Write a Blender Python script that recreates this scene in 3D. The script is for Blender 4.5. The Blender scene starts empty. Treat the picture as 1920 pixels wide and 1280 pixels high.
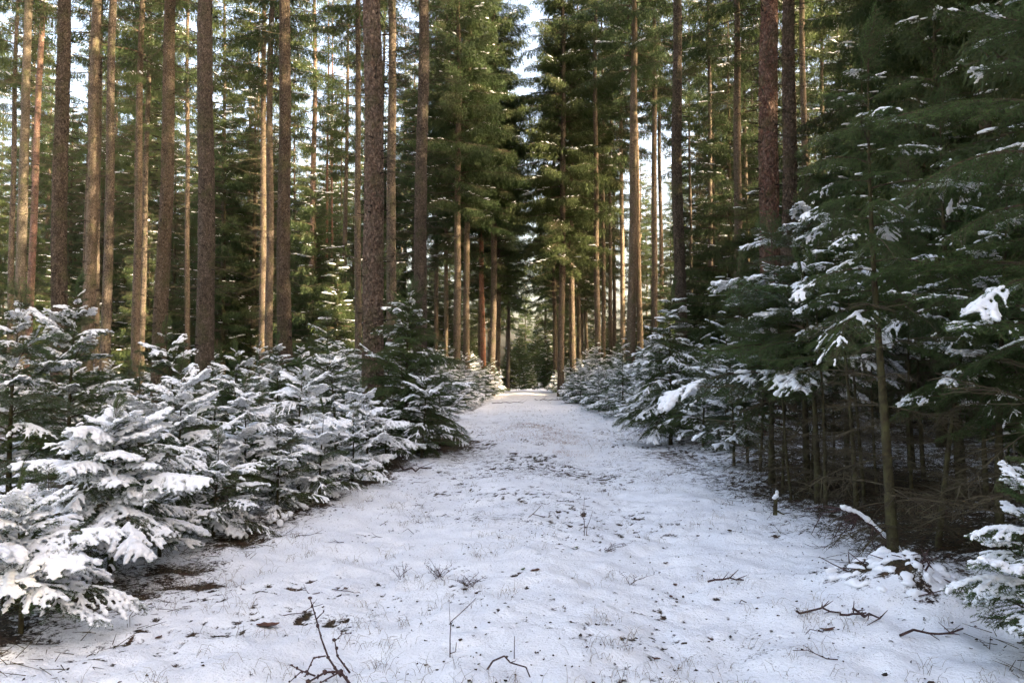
import bpy, math, random
import numpy as np
from mathutils import Vector

# ------------------------------------------------------------------ camera, sky, sun, exposure
R = math.radians
random.seed(11)
sc = bpy.context.scene
col = sc.collection
CAM_H, FPX, VX, HY = 1.6, 1493.0, 985.0, 690.0      # eye height, focal length and vanishing point in photo pixels
cam_d = bpy.data.cameras.new('camera'); cam_d.lens = 28; cam_d.sensor_width = 36
cam_d.clip_start = 0.05; cam_d.clip_end = 3000
cam = bpy.data.objects.new('camera', cam_d); col.objects.link(cam)
cam.location = (0, 0, CAM_H); cam.rotation_euler = (R(90 + 1.92), 0, R(0.96))
sc.camera = cam
SUN_AZ, SUN_EL = 112.0, 27.0                          # degrees clockwise from +Y (down the path), above the horizon
world = bpy.data.worlds.new('World'); sc.world = world; world.use_nodes = True
wn = world.node_tree
sky = wn.nodes.new('ShaderNodeTexSky'); sky.sky_type = 'NISHITA'; sky.sun_disc = False
sky.sun_elevation = R(SUN_EL); sky.sun_rotation = R(SUN_AZ); sky.air_density = 1.0; sky.dust_density = 7.0; sky.ozone_density = 1.0
wn.links.new(sky.outputs[0], wn.nodes['Background'].inputs[0])
wn.nodes['Background'].inputs[1].default_value = 0.15
sun_d = bpy.data.lights.new('sun', 'SUN'); sun_d.energy = 3.4; sun_d.angle = R(0.5); sun_d.color = (1.0, 0.90, 0.70)
sun = bpy.data.objects.new('sun', sun_d); col.objects.link(sun)
SD = Vector((math.sin(R(SUN_AZ)) * math.cos(R(SUN_EL)), math.cos(R(SUN_AZ)) * math.cos(R(SUN_EL)), math.sin(R(SUN_EL))))
sun.rotation_euler = SD.to_track_quat('Z', 'Y').to_euler()
sc.view_settings.view_transform = 'Standard'; sc.view_settings.look = 'None'
sc.view_settings.gamma = 1.0; sc.view_settings.use_curve_mapping = False
sc.view_settings.exposure = 2.98
sc.view_settings.use_white_balance = True; sc.view_settings.white_balance_temperature = 7900; sc.view_settings.white_balance_tint = 14
cy = sc.cycles
cy.max_bounces = 5; cy.diffuse_bounces = 4; cy.glossy_bounces = 1; cy.transmission_bounces = 2
cy.transparent_max_bounces = 2; cy.caustics_reflective = False; cy.caustics_refractive = False
cy.use_denoising = True; cy.sample_clamp_indirect = 4.0
cy.use_adaptive_sampling = True; cy.adaptive_threshold = 0.03

# ------------------------------------------------------------------ helpers
def link(o, parent=None, loc=None, rot=None, scale=None):
    col.objects.link(o)
    if parent is not None: o.parent = parent
    if loc is not None: o.location = loc
    if rot is not None: o.rotation_euler = rot
    if scale is not None: o.scale = scale if hasattr(scale, '__len__') else (scale,) * 3
    return o
def obj(name, me, parent=None, loc=None, rot=None, scale=None):
    return link(bpy.data.objects.new(name, me), parent, loc, rot, scale)
def empty(name, loc, rot=(0, 0, 0)):
    o = bpy.data.objects.new(name, None); o.empty_display_size = 0.2
    return link(o, None, loc, rot)
def tag(o, label, cat, group=None):
    o['label'] = label; o['category'] = cat
    if group: o['group'] = group
    return o
def struct(o): o['kind'] = 'structure'; return o
def stuff(o): o['kind'] = 'stuff'; return o

def mesh_tri(name, V, F, mats, midx=None, smooth=False):
    V = np.ascontiguousarray(V, dtype=np.float32); F = np.ascontiguousarray(F, dtype=np.int32)
    me = bpy.data.meshes.new(name)
    me.vertices.add(len(V)); me.vertices.foreach_set('co', V.ravel())
    me.loops.add(F.size); me.loops.foreach_set('vertex_index', F.ravel())
    me.polygons.add(len(F)); me.polygons.foreach_set('loop_start', np.arange(0, F.size, F.shape[1], dtype=np.int32))
    for m in mats: me.materials.append(m)
    if midx is not None: me.polygons.foreach_set('material_index', np.ascontiguousarray(midx, dtype=np.int32))
    me.polygons.foreach_set('use_smooth', np.full(len(F), smooth, dtype=bool))
    me.update(calc_edges=True)
    return me

class Geo:
    """collects triangle soups with a material index each"""
    def __init__(s): s.V = []; s.F = []; s.M = []; s.n = 0
    def add(s, V, F, m=0):
        if len(V) == 0: return
        s.V.append(np.asarray(V, float)); s.F.append(np.asarray(F, int) + s.n)
        s.M.append(np.full(len(F), m)); s.n += len(V)
    def arrays(s): return np.concatenate(s.V), np.concatenate(s.F), np.concatenate(s.M)
    def mesh(s, name, mats, smooth=False):
        V, F, M = s.arrays(); return mesh_tri(name, V, F, mats, M, smooth)

def unit(a): return a / np.maximum(np.linalg.norm(a, axis=-1, keepdims=True), 1e-9)

def prisms(p0, p1, r0, r1, sides=3):
    """one tapered prism for every segment p0-p1"""
    p0 = np.asarray(p0, float).reshape(-1, 3); p1 = np.asarray(p1, float).reshape(-1, 3); n = len(p0)
    r0 = np.broadcast_to(np.asarray(r0, float), (n,)); r1 = np.broadcast_to(np.asarray(r1, float), (n,))
    d = unit(p1 - p0)
    ref = np.where(np.abs(d[:, 2:3]) > 0.9, np.array([[1., 0, 0]]), np.array([[0, 0, 1.]]))
    u = unit(np.cross(d, ref)); v = np.cross(d, u)
    a = np.arange(sides) * 2 * math.pi / sides
    ring = u[:, None, :] * np.cos(a)[None, :, None] + v[:, None, :] * np.sin(a)[None, :, None]
    V = np.concatenate([p0[:, None] + ring * r0[:, None, None], p1[:, None] + ring * r1[:, None, None]], 1).reshape(-1, 3)
    f = []
    for i in range(sides):
        j = (i + 1) % sides; f += [(i, j, sides + j), (i, sides + j, sides + i)]
    F = (np.array(f)[None] + (np.arange(n) * 2 * sides)[:, None, None]).reshape(-1, 3)
    return V, F

def poly_prisms(P, r0, r1, sides=3):
    P = np.asarray(P, float); n = len(P) - 1; r = np.linspace(r0, r1, n + 1)
    return prisms(P[:-1], P[1:], r[:-1], r[1:], sides)

def spikes(b, d, w, ln, hw):
    """thin triangles: base point, direction, width direction, length, half width"""
    n = len(b)
    V = np.stack([b - w * hw[:, None], b + w * hw[:, None], b + d * ln[:, None]], 1).reshape(-1, 3)
    return V, np.arange(3 * n).reshape(-1, 3)

# small icosphere for lumps
def ico(sub):
    t = (1 + 5 ** .5) / 2
    v = [(-1, t, 0), (1, t, 0), (-1, -t, 0), (1, -t, 0), (0, -1, t), (0, 1, t), (0, -1, -t), (0, 1, -t), (t, 0, -1), (t, 0, 1), (-t, 0, -1), (-t, 0, 1)]
    f = [(0, 11, 5), (0, 5, 1), (0, 1, 7), (0, 7, 10), (0, 10, 11), (1, 5, 9), (5, 11, 4), (11, 10, 2), (10, 7, 6), (7, 1, 8),
         (3, 9, 4), (3, 4, 2), (3, 2, 6), (3, 6, 8), (3, 8, 9), (4, 9, 5), (2, 4, 11), (6, 2, 10), (8, 6, 7), (9, 8, 1)]
    v = [np.array(p) / np.linalg.norm(p) for p in v]
    for _ in range(sub):
        cache = {}; nf = []
        def mid(a, b):
            k = (min(a, b), max(a, b))
            if k not in cache:
                m = v[a] + v[b]; v.append(m / np.linalg.norm(m)); cache[k] = len(v) - 1
            return cache[k]
        for a, b, c in f:
            ab, bc, ca = mid(a, b), mid(b, c), mid(c, a)
            nf += [(a, ab, ca), (b, bc, ab), (c, ca, bc), (ab, bc, ca)]
        f = nf
    return np.array(v), np.array(f)
ICO0, ICO1 = ico(0), ico(1)

def lumps(C, S, base=ICO0, yaw=None):
    """ellipsoids at centres C with radii S (n,3), turned by yaw"""
    bv, bf = base; n = len(C)
    B = bv[None] * S[:, None, :]
    if yaw is not None:
        c, s = np.cos(yaw)[:, None], np.sin(yaw)[:, None]
        B = np.stack([B[..., 0] * c - B[..., 1] * s, B[..., 0] * s + B[..., 1] * c, B[..., 2]], -1)
    return (B + C[:, None]).reshape(-1, 3), (bf[None] + (np.arange(n) * len(bv))[:, None, None]).reshape(-1, 3)

def _hash(ix, iy, seed):
    h = (ix.astype(np.int64) * 374761393 + iy.astype(np.int64) * 668265263 + seed * 1442695041) & 0xFFFFFFFF
    h = ((h ^ (h >> 13)) * 1274126177) & 0xFFFFFFFF
    return ((h ^ (h >> 16)) & 0xFFFF) / 65535.0
def vnoise(x, y, seed=0):
    x = np.asarray(x, float); y = np.asarray(y, float)
    ix = np.floor(x); iy = np.floor(y); fx = x - ix; fy = y - iy
    fx = fx * fx * fx * (fx * (fx * 6 - 15) + 10); fy = fy * fy * fy * (fy * (fy * 6 - 15) + 10)
    a, b = _hash(ix, iy, seed), _hash(ix + 1, iy, seed); c, d = _hash(ix, iy + 1, seed), _hash(ix + 1, iy + 1, seed)
    return (a + (b - a) * fx) * (1 - fy) + (c + (d - c) * fx) * fy
def fbm(x, y, seed=0, oct=4):
    s, a, t = 0, .5, 0
    for k in range(oct):
        s = s + a * vnoise(x * 2 ** k, y * 2 ** k, seed + k * 17); t += a; a *= .5
    return s / t
def sstep(a, b, x):
    t = np.clip((np.asarray(x, float) - a) / (b - a), 0, 1); return t * t * (3 - 2 * t)

# ------------------------------------------------------------------ materials
class NT:
    def __init__(s, name):
        s.m = bpy.data.materials.new(name); s.m.use_nodes = True; s.t = s.m.node_tree; s.t.nodes.clear()
        s.out = s.n('OutputMaterial')
    def n(s, kind, **kw):
        nd = s.t.nodes.new('ShaderNode' + kind)
        for k, v in kw.items():
            if k.startswith('i_'):
                key = k[2:]; key = int(key) if key.isdigit() else key.replace('_', ' ')
                s.set(nd.inputs[key], v)
            else: setattr(nd, k, v)
        return nd
    def set(s, sock, v):
        if isinstance(v, bpy.types.NodeSocket): s.t.links.new(v, sock)
        elif isinstance(v, bpy.types.Node): s.t.links.new(v.outputs[0], sock)
        else: sock.default_value = v
    def math(s, op, a, b=0.0, clamp=False):
        nd = s.n('Math', operation=op, use_clamp=clamp); s.set(nd.inputs[0], a); s.set(nd.inputs[1], b); return nd.outputs[0]
    def mix(s, f, a, b):
        nd = s.n('Mix', data_type='RGBA'); s.set(nd.inputs[0], f); s.set(nd.inputs[6], a); s.set(nd.inputs[7], b); return nd.outputs[2]
    def ramp(s, f, lo, hi):
        nd = s.n('MapRange', clamp=True); s.set(nd.inputs[0], f); nd.inputs[1].default_value = lo; nd.inputs[2].default_value = hi; return nd.outputs[0]
    def noise(s, vec, scale, detail=3, rough=.55):
        nd = s.n('TexNoise'); s.set(nd.inputs['Vector'], vec); nd.inputs['Scale'].default_value = scale
        nd.inputs['Detail'].default_value = detail; nd.inputs['Roughness'].default_value = rough; return nd.outputs[0]
def c4(r, g, b): return (r, g, b, 1)

def mat_needles(name, a, b, dust, trans=.28):
    k = NT(name); tc = k.n('TexCoord').outputs['Object']; oi = k.n('ObjectInfo')
    hue = k.math('ADD', k.math('MULTIPLY', oi.outputs['Random'], .6), k.math('MULTIPLY', k.noise(tc, 1.7, 2), .5))
    c = k.mix(k.ramp(hue, .1, .95), a, b)
    c = k.mix(k.math('MULTIPLY', k.ramp(k.noise(tc, .9, 3), .52, .74), .5), c, c4(.095, .074, .034))
    if dust > 0:
        nz = k.n('SeparateXYZ'); k.set(nz.inputs[0], k.n('NewGeometry').outputs['Normal'])
        f = k.math('MULTIPLY', k.ramp(k.noise(tc, 9, 3), .47, .62), k.ramp(k.math('ABSOLUTE', nz.outputs[2]), .35, .8))
        c = k.mix(k.math('MULTIPLY', f, dust), c, c4(.72, .76, .82))
    p = k.n('BsdfPrincipled'); k.set(p.inputs['Base Color'], c); p.inputs['Roughness'].default_value = .55
    p.inputs['Specular IOR Level'].default_value = .25
    t = k.n('BsdfTranslucent'); k.set(t.inputs[0], c)
    mx = k.n('MixShader'); mx.inputs[0].default_value = trans; k.set(mx.inputs[1], p); k.set(mx.inputs[2], t)
    k.set(k.out.inputs[0], mx); return k.m

def mat_plain(name, a, b, scale=20, rough=.85, bump=0.0):
    k = NT(name); tc = k.n('TexCoord').outputs['Object']
    f = k.ramp(k.noise(tc, scale, 4), .35, .68)
    p = k.n('BsdfPrincipled'); k.set(p.inputs['Base Color'], k.mix(f, a, b)); p.inputs['Roughness'].default_value = rough
    p.inputs['Specular IOR Level'].default_value = .2
    if bump:
        bn = k.n('Bump'); bn.inputs['Distance'].default_value = bump; k.set(bn.inputs['Height'], f); k.set(p.inputs['Normal'], bn)
    k.set(k.out.inputs[0], p); return k.m

def mat_bark(name, flake=1.0, relief=True):
    """object colour carries the hue of the single tree; the relief is fine scales"""
    k = NT(name); tc = k.n('TexCoord').outputs['Object']; oi = k.n('ObjectInfo')
    mp = k.n('Mapping'); k.set(mp.inputs[0], tc); mp.inputs['Scale'].default_value = (1, 1, .62)
    dist = k.noise(mp.outputs[0], 14, 3)
    vv = k.n('VectorMath', operation='ADD'); k.set(vv.inputs[0], mp.outputs[0])
    sc_ = k.n('VectorMath', operation='SCALE'); k.set(sc_.inputs[0], k.n('TexNoise', i_Vector=mp.outputs[0], i_Scale=18.0).outputs[1]); sc_.inputs['Scale'].default_value = .05
    k.set(vv.inputs[1], sc_.outputs[0])
    vo = k.n('TexVoronoi', feature='DISTANCE_TO_EDGE'); k.set(vo.inputs['Vector'], vv.outputs[0]); vo.inputs['Scale'].default_value = 34 / flake
    vc = k.n('TexVoronoi', feature='F1'); k.set(vc.inputs['Vector'], vv.outputs[0]); vc.inputs['Scale'].default_value = 34 / flake
    edge = k.ramp(k.math('ADD', vo.outputs['Distance'], k.math('MULTIPLY', k.math('SUBTRACT', dist, .5), .35)), .0, .26)
    sepc = k.n('SeparateColor'); k.set(sepc.inputs[0], vc.outputs['Color'])
    big = k.noise(tc, 1.3, 4); fine = k.noise(tc, 60, 3)
    base = k.mix(k.ramp(big, .3, .7), oi.outputs['Color'], k.mix(.5, oi.outputs['Color'], c4(.16, .12, .085)))
    base = k.mix(k.math('MULTIPLY', k.ramp(sepc.outputs[0], 0, 1), .45), base, c4(.34, .27, .22))
    mul = k.n('Mix', data_type='RGBA', blend_type='MULTIPLY'); mul.inputs[0].default_value = 1.0; k.set(mul.inputs[6], base)
    spots = k.ramp(k.noise(mp.outputs[0], 48 / flake, 2, .6), .36, .58)
    lum = k.math('MULTIPLY', k.math('ADD', k.math('MULTIPLY', edge, .45), .55), k.math('ADD', .55, k.math('MULTIPLY', spots, .5))); lum = k.math('MULTIPLY', lum, k.math('ADD', .6, k.math('MULTIPLY', fine, .8)))
    mp2 = k.n('Mapping'); k.set(mp2.inputs[0], tc); mp2.inputs['Scale'].default_value = (1, 1, .22)
    lum = k.math('MULTIPLY', lum, k.math('ADD', .55, k.math('MULTIPLY', k.noise(mp2.outputs[0], 11, 3, .6), .9)))
    cc = k.n('CombineColor'); [k.set(cc.inputs[i], lum) for i in range(3)]; k.set(mul.inputs[7], cc.outputs[0])
    moss = k.math('MULTIPLY', k.ramp(k.noise(tc, 2.2, 4, .65), .50, .70), .55)
    colr = k.mix(moss, mul.outputs[2], c4(.075, .085, .03))
    p = k.n('BsdfPrincipled'); k.set(p.inputs['Base Color'], colr); p.inputs['Roughness'].default_value = .9; p.inputs['Specular IOR Level'].default_value = .15
    h = k.math('ADD', k.math('MULTIPLY', edge, .7), k.math('ADD', k.math('MULTIPLY', spots, .9), k.math('MULTIPLY', fine, .25)))
    if relief:
        bn = k.n('Bump'); bn.inputs['Distance'].default_value = .035 * flake; bn.inputs['Strength'].default_value = .9; k.set(bn.inputs['Height'], h); k.set(p.inputs['Normal'], bn)
    k.set(k.out.inputs[0], p); return k.m

def mat_snow(name='snow'):
    k = NT(name); tc = k.n('TexCoord').outputs['Object']
    p = k.n('BsdfPrincipled'); k.set(p.inputs['Base Color'], k.mix(k.ramp(k.noise(tc, 30, 3), .3, .7), c4(.75, .765, .80), c4(.83, .84, .86)))
    p.inputs['Roughness'].default_value = .7; p.inputs['Specular IOR Level'].default_value = .15
    bn = k.n('Bump'); bn.inputs['Distance'].default_value = .006; bn.inputs['Strength'].default_value = .6; k.set(bn.inputs['Height'], k.noise(tc, 60, 1))
    k.set(p.inputs['Normal'], bn); k.set(k.out.inputs[0], p); return k.m

def mat_ground():
    k = NT('ground_snow'); g = k.n('NewGeometry').outputs['Position']
    cover = k.n('Attribute', attribute_name='cover').outputs['Fac']
    n1 = k.noise(g, 7, 4, .68); n2 = k.noise(g, 38, 3, .7); n3 = k.noise(g, 2.1, 1); n4 = k.noise(g, 95, 1, .7)
    # thin snow: litter shows where the cover is low, broken up by clods and blades
    v = k.math('ADD', cover, k.math('ADD', k.math('MULTIPLY', k.math('SUBTRACT', n1, .5), .75), k.math('MULTIPLY', k.math('SUBTRACT', n2, .5), .75)))
    snowf = k.ramp(v, .36, .50)
    litter = k.mix(k.ramp(n2, .38, .62), c4(.018, .013, .010), k.mix(k.ramp(n1, .35, .65), c4(.085, .042, .022), c4(.05, .05, .018)))
    specks = k.math('MULTIPLY', k.ramp(n4, .62, .68), k.ramp(n1, .46, .62))
    snowc = k.mix(k.ramp(n3, .3, .7), c4(.73, .745, .785), c4(.82, .83, .855))
    snowc = k.mix(k.math('MULTIPLY', specks, .75), snowc, c4(.12, .09, .075))
    c = k.mix(snowf, litter, snowc)
    p = k.n('BsdfPrincipled'); k.set(p.inputs['Base Color'], c); p.inputs['Roughness'].default_value = .75; p.inputs['Specular IOR Level'].default_value = .15
    bn = k.n('Bump'); bn.inputs['Distance'].default_value = .03; bn.inputs['Strength'].default_value = .7
    k.set(bn.inputs['Height'], n2)
    k.set(p.inputs['Normal'], bn); k.set(k.out.inputs[0], p); return k.m

M_NEAR = mat_needles('spruce_needles', c4(.058, .118, .042), c4(.098, .158, .050), .0, .45)
M_DUST = mat_needles('spruce_needles_dusted', c4(.042, .088, .032), c4(.072, .118, .038), .5, .4)
M_FAR = mat_needles('spruce_foliage', c4(.034, .066, .024), c4(.074, .100, .034), .0, .46)
M_TWIG = mat_plain('twig_bark', c4(.045, .03, .02), c4(.09, .065, .045), 40)
M_DEAD = mat_plain('dead_twig', c4(.04, .028, .02), c4(.10, .085, .05), 8)
M_BARK = mat_bark('spruce_bark'); M_BARKL = mat_bark('flaky_bark', 2.2); M_BARKF = mat_bark('far_bark', 1.0, False)
M_SNOW = mat_snow(); M_GROUND = mat_ground()
M_YTRUNK = mat_plain('young_trunk', c4(.035, .026, .016), c4(.075, .07, .03), 14, .9, .01)
M_GRASS = mat_plain('dead_grass', c4(.10, .075, .05), c4(.22, .17, .11), 4)
M_REDGRASS = mat_plain('reddish_grass', c4(.25, .13, .08), c4(.34, .22, .14), 4)
M_LEAF_B = mat_plain('brown_leaf', c4(.06, .025, .018), c4(.13, .055, .035), 30, .6)
M_LEAF_G = mat_plain('green_leaf', c4(.04, .08, .015), c4(.08, .14, .03), 30, .5)
M_LITTER = mat_plain('leaf_crumbs', c4(.015, .012, .010), c4(.07, .045, .032), 9)
M_STUB = mat_plain('branch_stub', c4(.012, .009, .006), c4(.030, .022, .015), 20)
M_STEM = mat_plain('bramble_stem', c4(.035, .018, .018), c4(.085, .05, .045), 30, .6)

# ------------------------------------------------------------------ ground
def path_half(y): return 3.05 - 1.0 * sstep(8, 45, y)
# patches of bare litter: x, y, radius x, radius y
BARE = [(-3.35, 4.6, .75, .55, .5), (-3.15, 5.6, .75, .45, .42), (-2.75, 6.4, .45, .35, .42), (-1.95, 17.5, .8, 2.0), (-2.6, 18, .8, 3), (-2.45, 11.2, .5, .5),
        (3.6, 7.4, .9, 1.2, .22), (4.4, 9.4, 1.6, 2.6, .25), (-4.5, 9, 1.2, 3), (-2.35, 5.9, .3, .16, .35), (-1.9, 4.85, .35, .14, .28), (-1.35, 5.2, .4, .16, .24), (1.6, 6.3, .5, .3, .16), (.2, 12, 2, 3, .10), (-.5, 8.5, .6, .6, .12), (-2.7, 7.6, .35, .8, .4), (-2.5, 9.6, .35, .9, .35), (-2.3, 13, .4, 1.5, .35), (3.0, 9.5, .5, 2.2, .14), (3.2, 6.8, .4, .8, .14), (2.7, 14, .5, 3, .18), (1.2, 4.6, .5, .3, .14), (.6, 8, .5, .4, .14)]
def base_z(x, y):
    x = np.asarray(x, float); y = np.asarray(y, float)
    z = -.8 * sstep(46, 95, y) + .05 * sstep(20, 42, y) * (1 - sstep(44, 60, y))
    ph = path_half(y); ax = np.abs(x)
    z = z + .16 * sstep(ph - .3, ph + 1.6, ax) - .05 * np.exp(-((ax - 1.15) / .5) ** 2) + .02 * np.exp(-(x / .6) ** 2)
    return z + .22 * (fbm(x * .22, y * .22, 3, 3) - .5) * sstep(ph - .8, ph + 3, ax) + .10 * (fbm(x * .35, y * .28, 9, 3) - .5)
def ground_z(x, y):
    z = base_z(x, y)
    f = 1 - sstep(25, 60, y)
    z = z + f * (.085 * (fbm(x * 2.0, y * 2.0, 21, 3) - .5) + .04 * (vnoise(x * 6, y * 6, 31) - .5))
    hump = np.exp(-(((x - 2.62) / .42) ** 2 + ((y - 5.75) / .5) ** 2))
    return z + hump * .24 * (.6 + .8 * fbm(x * 6, y * 6, 77, 3)) + .12 * np.exp(-(((x - .5) / .9) ** 2 + ((y - 19.0) / 2.2) ** 2))
def dimples(x, y):
    patch = sstep(.42, .66, fbm(x * .9 + 4, y * .9, 131, 3))
    return patch * (.6 * sstep(.74, .95, vnoise(x * 11, y * 11, 141)) + .8 * sstep(.72, .92, vnoise(x * 23, y * 23, 143)))
def gz(x, y): return float(ground_z(np.array([x]), np.array([y]))[0])
def ground_at(px, py):
    """world point of the ground seen at photo pixel px, py"""
    d = CAM_H * FPX / (py - HY)
    for _ in range(3):
        x = (px - VX) / FPX * d; d = (CAM_H - gz(x, d)) * FPX / (py - HY)
    return (px - VX) / FPX * d, d

def build_ground():
    def spaced(pts):
        out = []
        for (a, b, s) in pts: out += list(np.arange(a, b, s))
        return np.array(out + [pts[-1][1]])
    ys = spaced([(-60, 2.4, 3.0), (2.4, 8, .028), (8, 14, .05), (14, 26, .11), (26, 60, .4), (60, 300, 5), (300, 2000, 100)])
    xs = spaced([(-1500, -100, 100), (-100, -20, 4), (-20, -6, .3), (-6, -3.4, .08), (-3.4, 3.4, .031), (3.4, 6, .08), (6, 20, .3), (20, 100, 4), (100, 1500, 100)])
    X, Y = np.meshgrid(xs, ys)
    Z = ground_z(X, Y) + .016 * (fbm(X * 16, Y * 16, 41, 2) - .5) * (1 - sstep(9, 16, Y))
    dim = dimples(X, Y); Z = Z - .022 * dim * (1 - sstep(14, 30, Y))
    ph = path_half(Y); ax = np.abs(X)
    cover = .76 - .46 * dim + .10 * (fbm(X * .9, Y * .9, 51, 3) - .5) * 2 - .17 * np.exp(-((Y - 16) / 8) ** 2)
    cover = cover - .22 * sstep(ph - .2, ph + .9, ax) * (.5 + fbm(X * 1.1, Y * 1.1, 61, 3))
    for (bx, by, rx, ry, *st) in BARE:
        dd = ((X - bx) / rx) ** 2 + ((Y - by) / ry) ** 2
        cover = cover - (st[0] if st else .62) * np.exp(-dd * 1.2)
    hump = np.exp(-(((X - 2.62) / .5) ** 2 + ((Y - 5.75) / .55) ** 2))
    cover = cover - hump * .62 * sstep(.40, .60, fbm(X * 7, Y * 7, 78, 3))
    ny, nx = X.shape; idx = np.arange(ny * nx).reshape(ny, nx)
    F = np.stack([idx[:-1, :-1], idx[:-1, 1:], idx[1:, 1:], idx[1:, :-1]], -1).reshape(-1, 4)
    me = mesh_tri('ground', np.stack([X, Y, Z], -1).reshape(-1, 3), F, [M_GROUND], None, True)
    at = me.attributes.new('cover', 'FLOAT', 'POINT'); at.data.foreach_set('value', cover.ravel().astype(np.float32))
    struct(obj('ground', me))
build_ground()

# ------------------------------------------------------------------ spruce boughs (close)
def bough_lines(seed, L, droop, step=.05, sub_step=.04, fan=.42):
    """polylines of one bough along +X: list of (points, kind) with kind 0 axis, 1 side twig, 2 small twig"""
    r = np.random.default_rng(seed); lines = []
    s = np.linspace(0, 1, 15)
    ph = r.uniform(0, 6)
    ax = np.stack([L * (s - droop * .22 * s ** 3), L * .05 * np.sin(s * 4 + ph) * s, L * (.10 * s - droop * s ** 2 + .16 * np.maximum(s - .8, 0))], -1)
    lines.append((ax, 0))
    def at(P, t):
        f = t * (len(P) - 1); i = min(int(f), len(P) - 2); return P[i] + (P[i + 1] - P[i]) * (f - i), unit(P[i + 1] - P[i])
    def twig(b, d, l, sag, n=5):
        t = np.linspace(0, 1, n)[:, None]; return b + d * l * t + np.array([0, 0, -1.]) * sag * l * t ** 2 + r.normal(0, .02 * l, (n, 3)) * t
    ss = .07
    while ss < .97:
        for side in (-1, 1):
            if r.random() < .08: continue
            t = min(.985, ss + r.uniform(-.5, .5) * step / L)
            b, tg = at(ax, max(t, .03)); lat = unit(np.cross(np.array([0, 0, 1.]), tg)) * side
            a = R(r.uniform(40, 64)); d = tg * math.cos(a) + lat * math.sin(a) + np.array([0, 0, r.uniform(-.12, .10) - droop * .25]); d = unit(d)
            l = L * fan * (1 - t) ** .72 * min(1, .35 + t * 2.6) * r.uniform(.6, 1.15) + .05
            tw = twig(b, d, l, droop * .55 + r.uniform(0, .16)); lines.append((tw, 1))
            if l > .10:
                u = .16
                while u < .95:
                    for sd in (-1, 1):
                        if r.random() < .25: continue
                        bb, tt = at(tw, u); la = unit(np.cross(np.array([0, 0, 1.]), tt)) * sd
                        aa = R(r.uniform(38, 60)); dd = unit(tt * math.cos(aa) + la * math.sin(aa) + np.array([0, 0, r.uniform(-.3, .06)]))
                        ll = .40 * l * (1 - u) * r.uniform(.6, 1.1) + .022
                        lines.append((twig(bb, dd, ll, .15, 3), 2))
                    u += sub_step / l * r.uniform(.8, 1.3)
        ss += step / L * r.uniform(.8, 1.25)
    return lines

def needles_on(lines, seed, spacing, length, hw, per=3, start=.22):
    r = np.random.default_rng(seed + 500); B, D, T = [], [], []
    for P, kind in lines:
        seg = P[1:] - P[:-1]; sl = np.linalg.norm(seg, axis=1); tot = sl.sum(); n = max(2, int(tot / spacing))
        u = (np.arange(n) + r.random(n)) / n
        if kind == 0: u = u[u > start]
        f = u * (len(P) - 1); i = np.minimum(f.astype(int), len(P) - 2)
        pos = P[i] + seg[i] * (f - i)[:, None]; tan = unit(seg[i])
        for k in range(per): B.append(pos); T.append(tan)
        B.append(P[-1:].repeat(3, 0)); T.append(unit(seg[-1:]).repeat(3, 0))
    B = np.concatenate(B); T = np.concatenate(T); n = len(B)
    rnd = unit(r.normal(0, 1, (n, 3)) + np.array([0, 0, .35])); side = unit(rnd - T * (rnd * T).sum(1, keepdims=True))
    a = np.radians(r.uniform(32, 68, n))[:, None]
    D = T * np.cos(a) + side * np.sin(a)
    return spikes(B, D, unit(np.cross(D, r.normal(0, 1, (n, 3)))), length * r.uniform(.7, 1.15, n), np.full(n, hw))

def snow_points(lines, seed, amount, L, rad, gap=.75):
    """lump centres and radii lying on the twigs; amount 0..1 is the share of the bough that carries snow"""
    r = np.random.default_rng(seed + 900); C, S = [], []
    for P, kind in lines:
        seg = P[1:] - P[:-1]; tot = np.linalg.norm(seg, axis=1).sum(); n = max(2, int(tot / (rad * gap)))
        u = (np.arange(n) + .5) / n; f = u * (len(P) - 1); i = np.minimum(f.astype(int), len(P) - 2); pos = P[i] + seg[i] * (f - i)[:, None]
        k = .62 * fbm(pos[:, 0] / L * 3.4 + seed * 3.1, pos[:, 1] / L * 3.4 + 7, seed, 2) + .38 * fbm(pos[:, 0] / L * 13 + seed, pos[:, 1] / L * 13, seed + 3, 2)
        k = k + .10 * sstep(.2, .8, pos[:, 0] / L) - (.06 if kind == 2 else 0) + (.07 if kind == 0 else 0)
        keep = k > (.80 - .52 * amount)
        if not keep.any(): continue
        pos = pos[keep]; ex = (k[keep] - (.80 - .52 * amount)) * 3.0
        rr = rad * (.5 + .75 * np.clip(ex, 0, 1)) * r.uniform(.6, 1.35, len(pos)) * (1.25 if kind == 0 else (.8 if kind == 2 else 1))
        C.append(pos + np.stack([r.normal(0, .2, len(pos)) * rr, r.normal(0, .2, len(pos)) * rr, rr * .35], -1))
        S.append(np.stack([rr * 1.05, rr * 1.05, rr * .78], -1))
    if not C: return None
    return np.concatenate(C), np.concatenate(S)

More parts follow.
